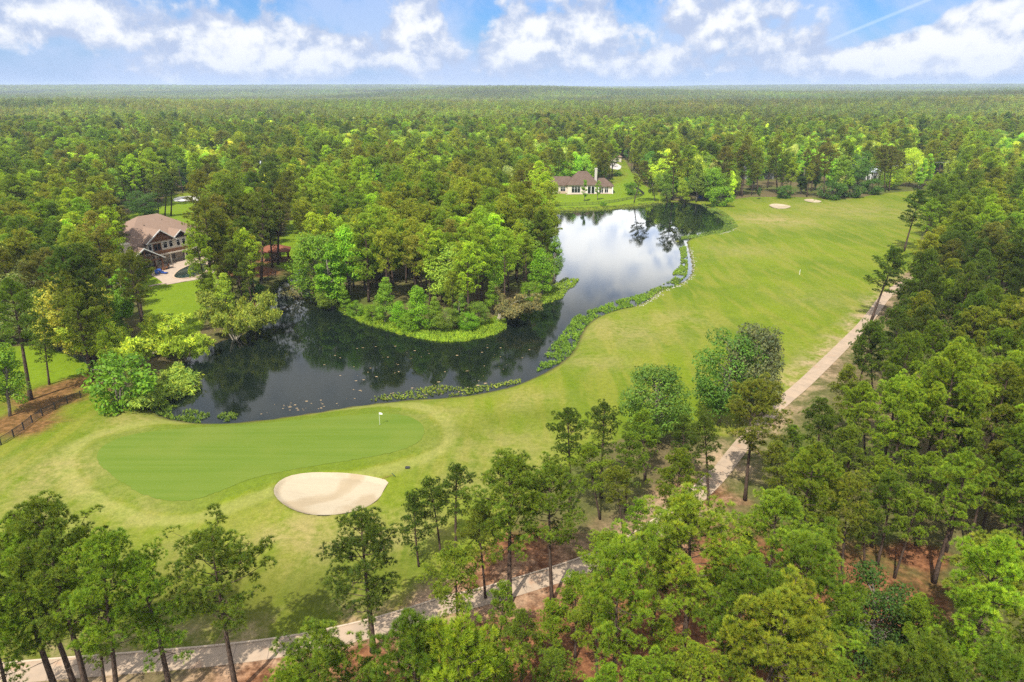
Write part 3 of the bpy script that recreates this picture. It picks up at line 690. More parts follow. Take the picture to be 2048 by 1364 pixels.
for a in [((186,742),(118,500),D_,'left trunk of three close pines by the left lawn',1), ((194,738),(150,492),D_,'middle trunk of three close pines by the left lawn',0), ((182,748),(135,545),O_,'nearest trunk of three close pines by the left lawn',7),
          ((62,800),(18,560),M_,'tall pine with bare trunk on the straw of the left lawn',1), ((99,770),(86,640),M_,'very thin young pine alone on the left lawn',7),
          ((430,622),(405,402),O_,'tall pine in front of the pool with a thick bare trunk',1), ((456,612),(420,448),M_,'pine leaning towards the pool from its right',3), ((440,605),(432,425),O_,'pine standing close behind the thick trunk in front of the pool',0), ((472,552),(462,360),M_,'pine on the far lawn corner right of the pool',5),
          ((484,556),(500,388),O_,'pine with two close trunks right of the pool',1), ((522,562),(528,380),O_,'pine on the dark mulch bed in front of the red roofed pavilion',1), ((508,548),(490,395),M_,'pine left of the red roofed pavilion',8),
          ((556,530),(560,372),O_,'pine right in front of the red roofed pavilion',1), ((545,536),(535,400),D_,'thin dark trunk in front of the red roofed pavilion',7), ((455,520),(440,352),Y_,'yellowish pine hiding the right end of the brown roof',3),
          ((400,500),(392,345),O_,'pine leaning over the right roof end of the large brown house',5),((560,470),(575,340),O_,'pine behind the red pavilion roof beside the lawn strip',5),((615,480),(640,330),O_,'pine on the far side of the narrow lawn strip',0),
          ((316,436),(318,350),O_,'left of the slim trunks behind the brown roof',1),((330,434),(338,345),M_,'middle of the slim trunks behind the brown roof',1),((342,432),(356,338),O_,'right of the slim trunks behind the brown roof',1)]:
    P_(*a[0], *a[1], a[2], a[3], idx=a[4], group=G2)
T_ = lambda kind, *a, **k: hand(kind, *a, **k)
GB = 'broadleaf trees standing alone'
T_('broadleaf_tree', 1437,850, 1476,668, (.115,.225,.026), 'big twin headed broadleaf tree on the fairway edge', idx=0, wide=.92, group=GB)
T_('broadleaf_tree', 1500,852, 1520,655, (.135,.16,.06), 'pale topped broadleaf tree behind the big twin headed one', idx=2, wide=.72, group=GB)
T_('broadleaf_tree', 1318,885, 1310,738, (.125,.235,.024), 'round low broadleaf tree on the near fairway edge', idx=2, wide=1.12, group=GB)
T_('broadleaf_tree', 1745,1340, 1752,1150, (.062,.125,.016), 'broad dark glossy tree at lower right among yellow pines', idx=0, wide=.9, group=GB)
T_('broadleaf_tree', 245,655, 238,538, BT['vivid green'], 'vivid green tree in front of the house at the left', idx=3, wide=1.2, group=GB)
T_('broadleaf_tree', 20,832, 8,688, BT['bright green'], 'bright green tree at the left picture edge on straw', idx=1, wide=1.1, group=GB)
T_('broadleaf_tree', 292,438, 285,384, BT['deep green'], 'dark dense tree behind the brown roof', idx=0, wide=1.7, group=GB)
T_('broadleaf_tree', 664,612, 650,482, BT['vivid green'], 'vivid green tree on the left tip of the point', idx=3, wide=1.25, group='broadleaf trees along the wooded point')
T_('broadleaf_tree', 632,600, 632,462, BT['bright green'], 'spreading tree beside the vivid one at inlet mouth', idx=2, wide=1.0, group='broadleaf trees along the wooded point')
for i, (bx, by, tx, ty, t, l) in enumerate([(770,640,770,545,'bright green','slim bright tree over the reed bank, right of the vivid one'),(690,618,688,560,'bright green','low bright tree near the start of the reed strip'),
    (845,655,832,560,'vivid green','vivid tree in the middle of the reed bank'),(872,655,868,585,'bright green','small bright tree just right of the vivid one in mid bank'),(915,652,920,580,'soft green','soft green tree near the right end of the reed strip'),
    (986,626,982,560,'bright green','bright low tree beside the pale drooping tree'),(1085,585,1080,490,'vivid green','tall vivid tree on the right side of the wooded point'),(1108,560,1112,470,'bright green','bright tree nearest open water on the point'),
    (960,560,975,435,'bright green','bright crown deep in the wooded point, right of centre'),(1060,560,1050,440,'soft green','soft rounded crown on the right part of the point'),(1100,500,1095,400,'lime green','lime crown at the far right shoulder of the point'),(1040,500,1030,395,'bright green','bright crown behind the right part of the point'),(800,470,790,415,'lime green','pale lime crown in the middle of the point')]):
    T_('broadleaf_tree', bx, by, tx, ty, BT[t], l, idx=[1,3,4,1,3,1,4][i % 7], wide=1.05, group='broadleaf trees along the wooded point')
for i, (bx, by, ty, t) in enumerate([(712,626,590,'bright green'),(745,634,596,'bright green'),(800,648,590,'vivid green'),(822,655,610,'bright green'),(895,656,606,'soft green'),(938,654,612,'vivid green'),(958,644,598,'soft green'),(1015,626,590,'soft green'),(1062,600,556,'bright green'),(655,612,560,'soft green')]):
    T_('broadleaf_tree', bx, by, bx - 4, ty, BT[t], f'low leafy understorey tree on the reed bank, {ORD[i]} from left', idx=[0,2,4,2,0][i % 5], wide=1.25, group='understorey on the wooded point')
T_('willow_tree', 272,722, 285,632, (.50,.62,.05), 'sprawling lime willow on the left pond corner', idx=0, wide=1.2, group='willows on the left pond bank')
T_('willow_tree', 372,716, 395,655, (.44,.54,.05), 'thin willow with long pale leaning stems between its two neighbours', idx=0, wide=.55, group='willows on the left pond bank')
T_('willow_tree', 470,672, 470,560, (.32,.40,.05), 'feathery golden willow overhanging the water at the inlet', idx=1, wide=.72, group='willows on the left pond bank')
T_('willow_tree', 318,790, 325,735, (.34,.42,.06), 'low golden willow bush with dark base at the pond corner', idx=2, wide=1.2, group='willows on the left pond bank')
T_('shrub', 238,812, 232,718, (.150, .285, .016), 'large rounded vivid green bush at the end of the black fence', idx=0, wide=1.05, group='bushes round the pond')
T_('leaning_tree', 608,590, 585,545, (.30,.31,.12), 'bare pale tree fallen over the water of the inlet', idx=0, rz=PI * .95, group='leaning pale trees at the water')
T_('leaning_tree', 992,634, 1040,560, (.23,.235,.085), 'pale drooping tree leaning over the water at the tip', idx=1, rz=0.0, group='leaning pale trees at the water')
for bx, by, tx, ty, t, l, i in [(1569,397,1570,372,'deep green','dark round shrub behind the far bunkers',0),(1746,389,1748,358,'deep green','dark shrub alone on the far right lawn',0),(1662,398,1665,362,'deep green','low dark bush under the tall bright tree at the far end',0),(1700,394,1705,362,'deep green','bush on the right of the tall bright tree at the far end',1),
        (1440,412,1442,374,'vivid green','bright bush on the spit at the far pond corner',0),(1265,390,1264,365,'bright green','round bush right of the cream house',0),(1207,412,1206,402,'bright green','small clump on the grass bank below the far fence',1),
        (1236,352,1236,340,'bright green','small dark bush by the driveway',1),(1355,480,1366,472,'golden green','brown tinged bush on the pond spit',1),(505,590,504,560,'deep green','low bush at the head of the inlet',1)]:
    T_('shrub', bx, by, tx, ty, BT[t], l, idx=i, wide=1.15, group='bushes round the pond' if by > 400 else 'bushes at the far end')
T_('young_tree', 1169,403, 1169,361, BT['vivid green'], 'left young tree on the lawn of the cream house', idx=0, wide=1.0, group='young trees before the cream house')
T_('young_tree', 1195,400, 1196,362, BT['vivid green'], 'right young tree, with a low side bough, on the lawn of the cream house', idx=1, wide=1.15, group='young trees before the cream house')
T_('young_tree', 1518,399, 1518,376, BT['deep green'], 'small sapling left of the far bunkers', idx=1, wide=1.3, group='young trees at the far end')
T_('broadleaf_tree', 1690,394, 1685,310, BT['bright green'], 'tall bright tree with leaves to the ground at the far end', idx=1, wide=1.25, group='trees behind the far lawn')
for bx, by, tx, ty, t, l, i in [(1335,402,1330,342,'soft green','loose soft green tree left on the far pond shore',4),(1310,402,1300,348,'soft green','small open tree on the far shore beside the fence end',1),(1392,403,1398,318,'soft green','tall pale tree behind the dark water of the far shore',1),
        (1420,404,1412,350,'bright green','tree over the blue bin on the far shore',3),(1370,403,1365,352,'lime green','lime tree in the middle of the far shore',4)]:
    T_('broadleaf_tree', bx, by, tx, ty, BT[t], l, idx=i, group='trees on the far pond shore')
for bx, by, tx, ty, l in [(1100,419,1092,330,'pine at the left end of the cream house lawn fence'),(1268,405,1295,322,'spreading pine at the end of the far fence'),(1345,400,1350,300,'tall pine on the far pond shore'),(1440,396,1450,295,'pine behind the bright bush of the spit'),(1480,392,1490,292,'pine with a pale leaning trunk behind the spit'),
        (1515,385,1512,296,'slim trunk in front of the grey roof at the far end'),(1555,388,1548,282,'pine behind the dark round shrub'),(1612,382,1616,300,'left of two slim trunks on the far lawn'),(1622,383,1634,310,'right of two slim trunks on the far lawn'),(1648,398,1650,292,'pine left of the tall bright tree'),
        (1735,372,1738,285,'pine behind the dark shrub of the far lawn'),(1770,384,1768,290,'pine right of the dark shrub'),(1778,383,1785,296,'pine beside the previous one at the lawn edge'),(1800,372,1805,305,'grey green pine left of the utility pole')]:
    P_(bx, by, tx, ty, PT['olive green' if bx % 2 else 'brownish green'], l, group='pines at the far end of the fairway')

# ---------------------------------------------------------------- the woods: every remaining spot where a tree can stand
def inside(P, poly): return sdf(P, poly) > 0
cell, cand = 4.6, []
far = 780
for iy in range(int(30 / cell), int(far / cell)):
    y = iy * cell; hw = y * .84 + 30
    for ix in range(int(-hw / cell), int(hw / cell) + 1):
        cand.append((ix * cell + (iy % 2) * cell / 2, y))
cand = np.array(cand) + rng.uniform(-1.75, 1.75, (len(cand), 2))
px, py = project(cand[:, 0], cand[:, 1], 0.0)
keep = (px > -260) & (px < 2310) & (py < 1720)
dens = vnoise(cand[:, 0], cand[:, 1], 24, 8); keep &= rng.random(len(cand)) < np.where(cand[:, 1] < 105, .84, np.where(cand[:, 1] < 190, .74, .56)) * (.6 + .75 * dens)
for o in OPENS: keep &= ~inside(cand, o)
sp = inside(cand, SPARSE8); keep &= ~(sp & (rng.random(len(cand)) > .22))
keep &= line_dist(cand, PATHC) > 2.6
keep &= sdf(cand, POND) < -1.5
ST = smooth_closed(WP([(1290,1190),(1400,1180),(1420,1260),(1400,1330),(1280,1330),(1250,1260)]), 1)     # the bare straw clearing
OPENW = smooth_closed(WP([(1760,1060),(1960,1010),(1980,1080),(1900,1200),(1800,1190),(1740,1130)]), 1)
for o in (ST, OPENW): keep &= ~(inside(cand, o) & (rng.random(len(cand)) > .12))
keep &= ~((px < 520) & (py > 1050)) & ~((px < 960) & (py > 1050) & (py < 1370)); keep &= ~((px < 1250) & (py > 1400) & (rng.random(len(cand)) < .1))
keep &= ~((px > 930) & (px < 1500) & (py > 840) & (py < 1330) & (rng.random(len(cand)) < .25))
keep &= ~((py < 880) & (line_dist(cand, PATHC) < 3.2)); keep &= ~((np.array([len(OPENS)]) > 0) & (py < 870) & (px > 1400) & (cand[:, 0] < np.interp(cand[:, 1], PATHC[:, 1][np.argsort(PATHC[:, 1])], PATHC[:, 0][np.argsort(PATHC[:, 1])])) & (cand[:, 1] < 190) & (cand[:, 1] > 95))
# nothing grows where it would stand in front of these
SEE = [(x, y) for x, y in PATH_PX if y > 1190] + [(1060,1165),(1110,1150)]
SEE += [(1432,940),(1445,965),(1455,915),(250,470),(275,450),(300,440),(330,435),(300,480),(335,475),(290,510),(320,520),(340,500),(310,545),(340,545)]
SEE += [(x, y) for x in range(1118, 1232, 14) for y in (342, 362, 384, 404)] + [(1205,308),(1218,314),(1205,330),(1225,334),(1378,287),(1395,285),(1410,287),(1045,316),(548,470),(555,485),(560,500),(588,455),(592,480),(590,500),(352,396),(375,395),(395,393),(350,410),(520,330)]
SEE += [(320,590),(350,610),(390,600),(340,630),(70,710),(120,730),(150,745),(90,760),(130,790),(60,820),(1350,1240),(1330,1300),(1410,1240),(1830,1090),(1900,1110),(1770,1140),(1940,262),(1965,256),(1990,260),(1530,330),(1748,352),(1560,400),(1640,395)]
SEE += [(570,570),(590,560),(540,600),(560,620),(520,650),(1150,450),(1145,480),(1150,520),(1150,560)]
SEE += [(1080,770),(1120,785),(1180,775),(1230,710),(1300,700),(1360,705),(1050,850),(1000,880),(1620,720),(1560,740),(1590,700),(1400,660),(1580,640)]
BASE = lambda x, y: 388 if 1110 < x < 1235 and y < 385 else (326 if 1195 < x < 1222 and y < 320 else (302 if 1370 < x < 1420 and y < 300 else (500 if 225 < x < 345 and y < 525 else (358 if x > 1500 and y < 358 and y > 300 else y))))
SEE += [(1720,585),(1765,530),(1795,520),(1760,560),(1830,440),(1845,400),(1820,470),(1710,610)]
for a_, b_ in zip([(1560,796),(1608,752),(1688,678),(1726,636),(1762,590)], [(1608,752),(1688,678),(1726,636),(1762,590),(1797,567)]): SEE += [(a_[0] + (b_[0] - a_[0]) * q / 5 + 6, a_[1] + (b_[1] - a_[1]) * q / 5) for q in range(6) if (int(a_[0]), q) in ((1560,0),(1560,2),(1560,4),(1608,3),(1608,4),(1726,4),(1762,1),(1762,3),(1762,5))]
SEE = [(x, y, BASE(x, y)) for x, y in SEE] + [(238,560,655),(240,600,655),(240,635,655),(290,640,722),(250,660,722),(340,660,722),(300,690,722),(370,670,716),(470,610,672),(460,645,672),(235,760,812),(1310,780,885),(1340,790,885),(1265,790,885),(1310,825,885),(1350,820,885),(1275,830,885),(1280,800,885),(1440,720,850),(1480,700,850),(1520,720,850),(1480,760,850),(640,500,600),(655,540,612),(1138,860,1026),(1206,850,996),(1505,800,1000),(1510,860,1000)]
SEE = np.array(SEE, dtype=float); k_ = np.zeros(len(cand), dtype=bool)
for (sx_, sy_, sb_) in SEE:
    for hh in (17.5 * .55, 17.5 * .75, 17.5 * .95):
        u_, v_ = project(cand[:, 0], cand[:, 1], hh); rp = 2.7 * FPX / np.maximum(cand[:, 1] * CP + (CAMZ - hh) * SP, 1)
        k_ |= (((u_ - sx_) / rp) ** 2 + ((v_ - sy_) / (rp * .95)) ** 2 < 1) & (cand[:, 1] < W(sx_, sb_)[1] - 1)
keep &= ~(k_ & (py > 250))
cand = cand[keep]
occ = np.array(OCC); d = np.min(np.hypot(cand[:, None, 0] - occ[None, :, 0], cand[:, None, 1] - occ[None, :, 1]) - occ[None, :, 2], axis=1)
cand = cand[d > 0]
px, py = project(cand[:, 0], cand[:, 1], 0.0)
RIGHT = (px > 1380) & (cand[:, 0] > 12) & (py > 420); NEARW = py > 850; POINT = inside(cand, WP([(600,430),(1110,405),(1125,570),(1000,640),(800,650),(610,600)]))
LEFT = (px < 620) & (py > 420) & ~POINT
nse = vnoise(cand[:, 0], cand[:, 1], 40, 12)
pb = np.where(POINT, .07, np.where(RIGHT, .05, np.where(LEFT, .10, .20 + .50 * sstep(.40, .70, nse))))
pb = np.where((cand[:, 1] > 400) & (cand[:, 0] > 120) & (cand[:, 1] < 640), pb + .22, pb)
isb = rng.random(len(cand)) < np.where(NEARW, .03, pb)
for sx_, sy_, sb_ in SEE:                    # low broad crowns hide more
    for hh in (3, 7, 11):
        u_, v_ = project(cand[:, 0], cand[:, 1], hh); rp = 4.4 * FPX / np.maximum(cand[:, 1] * CP + (CAMZ - hh) * SP, 1)
        isb &= ~((((u_ - sx_) / rp) ** 2 + ((v_ - sy_) / rp) ** 2 < 1) & (cand[:, 1] < W(sx_, sb_)[1] - 1))
rows = []
for i, (X, Y) in enumerate(cand):
    if isb[i]:
        kind = 'broadleaf_tree'; tn = rng.choice(['bright green', 'lime green', 'soft green', 'golden green', 'deep green', 'pale green'], p=[.28, .26, .16, .12, .10, .08]); H = rng.uniform(9, 18); idx = int(rng.integers(5))
        if POINT[i]: tn = rng.choice(['bright green', 'vivid green', 'soft green'])
    else:
        kind = 'pine_tree'
        if NEARW[i]: tn = rng.choice(['bright green', 'yellow-green', 'mid green', 'olive green'], p=[.3, .25, .3, .15])
        elif RIGHT[i]: tn = rng.choice(['dark green', 'mid green', 'olive green', 'brownish green', 'bright green'], p=[.35, .25, .2, .08, .12])
        elif POINT[i]: tn = rng.choice(['olive green', 'mid green', 'yellow-green', 'brownish green'], p=[.42, .30, .22, .06])
        else: tn = rng.choice(['olive green', 'mid green', 'brownish green', 'dark green', 'yellow-green'], p=[.40, .24, .08, .12, .16])
        H = rng.normal(17.5, 2.0) if not RIGHT[i] else rng.normal(16.5, 2.0); H = float(np.clip(H, 11, 22)); idx = int(rng.integers(9))
    if kind == 'pine_tree' and Y < 150 and rng.random() < .16: H = rng.uniform(8, 11.5); idx = 4
    if kind == 'pine_tree' and Y > 180: H *= rng.uniform(.88, 1.18)
    rows.append([kind, X, Y, float(H), tn, idx])
def frame_share(r): 
    u, v = project(r[1], r[2], r[3] * .75); u2, v2 = project(r[1], r[2], r[3])
    return -20 < u < 2068 and v2 < 1380
order = sorted(range(len(rows)), key=lambda i: rows[i][2] ** 2 + rows[i][1] ** 2)
n_hand = {k: sum(1 for o in SC.objects if o.name.split('.')[0] == k) for k in ('pine_tree', 'broadleaf_tree')}
quota = {k: 298 - n_hand[k] for k in n_hand}; single, rest = [], []
for i in order:
    r = rows[i]
    if quota[r[0]] > 0 and frame_share(r): quota[r[0]] -= 1; single.append(r)
    else: rest.append(r)
# areas in words, and where along them each tree stands
def area(r):
    bx, by = project(r[1], r[2], 0.0); P = np.array([[r[1], r[2]]])
    def band(v, names):
        for lim, n in names:
            if v > lim: return n
        return names[-1][1]
    if inside(P, WP([(600,430),(1110,405),(1125,570),(1000,640),(800,650),(610,600)]))[0]:
        return band(by, [(590, 'in the front rank of the wooded point'), (530, 'in the second rank of the wooded point'), (480, 'in the middle of the wooded point'), (0, 'at the back of the wooded point')])
    if by > 850 and bx < 1480: return band(by, [(1300, 'at the bottom edge below the near path'), (1150, 'round the red straw clearing'), (0, 'in the grove between lawn and path bend')])
    if bx > 1380 and by > 410:
        return 'in right woods ' + band(by, [(1250, 'at the bottom right corner'), (1080, 'level with the open straw floor'), (960, 'level with the sand bunker'), (840, 'level with the putting green'), (720, 'level with the twin headed tree'), (620, 'level with the leaning lone pine'), (520, 'level with the lone tall pine'), (0, 'level with the far pond')])
    if bx < 640 and by > 410: return 'in left woods ' + band(by, [(700, 'behind the black fence'), (600, 'level with the willows'), (520, 'level with the pool'), (460, 'level with the brown roof'), (0, 'just behind the brown roof')])
    if by > 345: return 'behind the wooded point' if bx < 1110 else 'by the far end of fairway'
    return 'beyond the wooded point, left of the cream house' if bx < 1110 else ('behind the cream house' if bx < 1480 else 'beyond the far end of fairway')
groups = {}
for r in single: groups.setdefault((r[0], area(r), r[4]), []).append(r)
for (kind, ar, tn), lst in groups.items():
    lst.sort(key=lambda r: project(r[1], r[2], r[3])[0]); noun = 'pine' if kind == 'pine_tree' else 'broadleaf tree'
    for k, r in enumerate(lst):
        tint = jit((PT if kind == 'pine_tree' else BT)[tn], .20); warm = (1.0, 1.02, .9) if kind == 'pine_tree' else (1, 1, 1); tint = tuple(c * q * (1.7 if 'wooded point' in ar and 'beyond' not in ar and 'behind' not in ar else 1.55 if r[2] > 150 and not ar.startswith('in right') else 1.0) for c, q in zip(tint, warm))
        if len(lst) == 1: lab = f'the one {tn} {noun} {ar}'
        elif k < 20: lab = f'{tn} {noun} {ar}, {ORD[k]} from left'
        else: lab = f'{tn} {noun} {ar}, towards the right end'
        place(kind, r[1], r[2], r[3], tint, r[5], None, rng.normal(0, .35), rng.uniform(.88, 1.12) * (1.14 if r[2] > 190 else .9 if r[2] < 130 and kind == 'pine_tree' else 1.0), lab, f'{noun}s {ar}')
print('single trees', len(single), 'hand', n_hand, 'rest', len(rest))

# ---------------------------------------------------------------- the rest of the forest: one mass, instanced from the same trees and from low tiles far off
def low_tile(seed, size=64.0, n=54):
    r = np.random.default_rng(seed); V, N, T, S = [], [], [], []
    for k in range(n):
        x, y = r.uniform(-size / 2, size / 2, 2); broad = r.random() < .20; H = r.uniform(8, 17) if broad else r.normal(17, 3.2); rad = r.uniform(3.6, 5.2) if broad else r.uniform(3.2, 4.4)
        base = .15 if broad else .42; m = 130; dd = rand_dirs(m, r); q = r.uniform(.5, 1, m)[:, None] ** .5
        lump = 1 + .35 * np.sin(dd[:, :1] * 5 + k) * np.cos(dd[:, 1:2] * 6 - k)
        c = np.array([x, y, H * (1 + base) / 2]) + dd * np.array([rad, rad, H * (1 - base) / 2]) * q * lump
        col = np.array(BT[r.choice(['bright green', 'lime green', 'soft green', 'pale green', 'golden green'])] if broad else PT[r.choice(['olive green', 'mid green', 'brownish green', 'dark green', 'yellow-green'], p=[.4, .2, .2, .10, .10])]) * r.uniform(.75, 1.25)
        V.append(c); N.append(unit(dd * .6 + np.array([0, 0, .6]) + rand_dirs(m, r) * .7)); T.append(col[None] * tones(m, r, .14))
        t = np.array([x, y, 0]); 
    V, N, T = map(np.concatenate, (V, N, T)); v, f, c = leaf_quads(V, N, T, .85, r)
    me = finish_crown('forest_tile', v, f, c, LEAF); return bpy.data.objects.new('forest_tile', me)
TILES = [low_tile(300 + k) for k in range(5)]
pts, rots, scl, ids, tints = [], [], [], [], []
PROTO = PINES + BROADS
for r in rest:
    k = r[5] if r[0] == 'pine_tree' else 9 + r[5]; pts.append((r[1], r[2], 0.0)); rots.append((0, 0, rng.uniform(0, TAU))); scl.append(r[3] / PROTO[k][2]); ids.append(k)
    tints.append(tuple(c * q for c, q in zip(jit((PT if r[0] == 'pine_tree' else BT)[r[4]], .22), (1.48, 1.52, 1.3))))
ts = 52.0; y = far - 6.0; ring = 0
while y < 9200:
    st = ts * max(1.0, y / 3000.0); hw = y * .86 + 60; x = -hw
    while x < hw:
        X, Y = x + rng.uniform(-8, 8), y + rng.uniform(-8, 8); gap = vnoise(X, Y, 170, 21)
        if gap < .86 and not inside(np.array([[X, Y]]), OPEN9)[0]:
            pts.append((X, Y, 0.0)); rots.append((0, 0, rng.uniform(0, TAU))); scl.append(st / ts * rng.uniform(.95, 1.1) if st > ts * 1.2 else rng.uniform(.92, 1.1)); ids.append(14 + int(rng.integers(5)))
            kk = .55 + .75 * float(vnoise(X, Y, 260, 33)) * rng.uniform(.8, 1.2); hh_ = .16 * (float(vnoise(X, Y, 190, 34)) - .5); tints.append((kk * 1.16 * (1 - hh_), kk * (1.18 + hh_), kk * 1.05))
        x += st
    y += st
pts = np.array(pts); pts[:, 2] = height(pts[:, 0], pts[:, 1]) - .05
fme = bpy.data.meshes.new('forest'); fme.vertices.add(len(pts)); fme.vertices.foreach_set('co', pts.astype(np.float32).ravel())
def pattr(nm, typ, key, arr):
    a = fme.attributes.new(nm, typ, 'POINT'); a.data.foreach_set(key, np.ascontiguousarray(arr).ravel())
zsc = np.array(scl); sv = np.stack([zsc, zsc, np.where(np.array(ids) >= 14, np.minimum(zsc, 1.15), zsc)], 1)
pattr('rot', 'FLOAT_VECTOR', 'vector', np.array(rots, dtype=np.float32)); pattr('scl', 'FLOAT_VECTOR', 'vector', sv.astype(np.float32)); pattr('idx', 'INT', 'value', np.array(ids, dtype=np.int32))
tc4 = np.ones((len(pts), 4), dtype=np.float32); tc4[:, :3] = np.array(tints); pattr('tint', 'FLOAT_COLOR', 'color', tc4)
forest = tag(link('forest', fme), 'mass of pine and broadleaf forest rolling away to the horizon', None, None, 'stuff')
ng = bpy.data.node_groups.new('forest', 'GeometryNodeTree'); ng.interface.new_socket('Geometry', in_out='INPUT', socket_type='NodeSocketGeometry'); ng.interface.new_socket('Geometry', in_out='OUTPUT', socket_type='NodeSocketGeometry')
gn = NT(ng); gi, go = gn.node('NodeGroupInput'), gn.node('NodeGroupOutput'); join = gn.node('GeometryNodeJoinGeometry')
mtp = gn.node('GeometryNodeMeshToPoints'); gn.link(gi.outputs[0], mtp.inputs['Mesh'])
def named(nm, typ):
    nd = gn.node('GeometryNodeInputNamedAttribute', data_type=typ); nd.inputs['Name'].default_value = nm; return nd.outputs['Attribute']
a_rot, a_scl, a_idx = named('rot', 'FLOAT_VECTOR'), named('scl', 'FLOAT_VECTOR'), named('idx', 'INT')
e2r = gn.node('FunctionNodeEulerToRotation'); gn.link(a_rot, e2r.inputs[0])
def src(me): o = bpy.data.objects.new('tree_source', me); return o
for k in range(19):
    cmp_ = gn.node('FunctionNodeCompare', data_type='INT', operation='EQUAL'); gn.link(a_idx, cmp_.inputs[2]); cmp_.inputs[3].default_value = k
    j = gn.node('GeometryNodeJoinGeometry')
    for ob in ([TILES[k - 14]] if k >= 14 else [src(PROTO[k][0]), src(PROTO[k][1])]):
        oi = gn.node('GeometryNodeObjectInfo', transform_space='ORIGINAL'); oi.inputs['Object'].default_value = ob; gn.link(oi.outputs['Geometry'], j.inputs[0])
    g2i = gn.node('GeometryNodeGeometryToInstance'); gn.link(j.outputs[0], g2i.inputs[0])
    iop = gn.node('GeometryNodeInstanceOnPoints'); gn.link(mtp.outputs[0], iop.inputs['Points']); gn.link(cmp_.outputs[0], iop.inputs['Selection']); gn.link(g2i.outputs[0], iop.inputs['Instance'])
    gn.link(e2r.outputs[0], iop.inputs['Rotation']); gn.link(a_scl, iop.inputs['Scale']); gn.link(iop.outputs[0], join.inputs[0])
gn.link(join.outputs[0], go.inputs[0])
md = forest.modifiers.new('forest', 'NODES'); md.node_group = ng
print('forest points', len(pts))
# ---------------------------------------------------------------- houses
ROOFB = plain('brown shingles', (.240, .163, .120), .9, .22, 1.6, .1, .4); ROOFR = plain('weathered red brown shingles', (.120, .083, .062), .9, .35, .5, .1, .4)
ROOFG = plain('grey roof', (.42, .45, .50), .7, .12, .6, .2); ROOFT = plain('terracotta roof', (.22, .085, .05), .9, .2, 1.2, .1, .3)
STUC = plain('cream stucco', (.60, .53, .44), .9, .08, .8); STONE = plain('tan stone', (.46, .34, .24), .9, .22, 2.2, .2, .4); WHITEP = plain('white paint', (.80, .79, .76), .6, .05, 1)
WOODB = plain('stained timber', (.20, .095, .045), .7, .25, 2.0); DARKM = plain('dark metal', (.03, .03, .032), .5, .2, 2, .4); PAVE = plain('tan patio paving', (.40, .31, .235), .9, .25, .8)
def glass_mat():
    m, nt, b = new_mat('window glass'); b.inputs['Base Color'].default_value = (.012, .016, .018, 1); b.inputs['Roughness'].default_value = .06; b.inputs['Specular IOR Level'].default_value = .6; return m
GLASS = glass_mat()
def hip(mb, x0, x1, y0, y1, z0, z1, ov=.5, axis='x', t=.16):
    """closed hip roof; a small overhang and a fascia"""
    x0 -= ov; x1 += ov; y0 -= ov; y1 += ov
    if axis == 'x': i = min((y1 - y0) / 2, (x1 - x0) / 2 - .3); r = [(x0 + i, (y0 + y1) / 2, z1), (x1 - i, (y0 + y1) / 2, z1)]
    else: i = min((x1 - x0) / 2, (y1 - y0) / 2 - .3); r = [((x0 + x1) / 2, y0 + i, z1), ((x0 + x1) / 2, y1 - i, z1)]
    v = [(x0,y0,z0),(x1,y0,z0),(x1,y1,z0),(x0,y1,z0),(x0,y0,z0+t),(x1,y0,z0+t),(x1,y1,z0+t),(x0,y1,z0+t)] + r
    f = [(3,2,1,0),(0,1,5,4),(1,2,6,5),(2,3,7,6),(3,0,4,7)]
    f += [(4,5,9,8),(5,6,9),(6,7,8,9),(7,4,8)] if axis == 'x' else [(4,5,8),(5,6,9,8),(6,7,9),(7,4,8,9)]
    return mb.add(v, f)
def gable(mb, x0, x1, y0, y1, z0, z1, t=.18):
    """gable roof slabs, ridge along y, open underneath"""
    xm = (x0 + x1) / 2; v = []
    for y in (y0, y1): v += [(x0,y,z0),(xm,y,z1),(x1,y,z0),(x0,y,z0-t),(xm,y,z1-t),(x1,y,z0-t)]
    return mb.add(v, [(0,6,7,1),(1,7,8,2),(3,4,10,9),(4,5,11,10),(0,1,4,3),(1,2,5,4),(6,9,10,7),(7,10,11,8),(0,3,9,6),(2,8,11,5)])
def window(parent, x0, x1, z0, z1, y, panes=2, fm=None, tr=True):
    f = MB(); w_ = .09
    f.box(x0-w_, x1+w_, y-.08, y-.01, z1, z1+w_).box(x0-w_, x1+w_, y-.08, y-.01, z0-w_, z0)
    for i in range(panes + 1):
        x = x0 + (x1 - x0) * i / panes; f.box(x - w_/2, x + w_/2, y-.075, y-.012, z0, z1)
    if tr: f.box(x0, x1, y-.07, y-.014, z1 - (z1-z0)*.28 - .03, z1 - (z1-z0)*.28 + .03)
    fo = f.build('window', fm or WHITEP, parent); MB().box(x0, x1, y-.05, y+.02, z0, z1).build('pane', GLASS, fo); return fo
def frame_empty(name, loc, rz, label, cat, group=None): return tag(empty(name, loc, rz), label, cat, group)
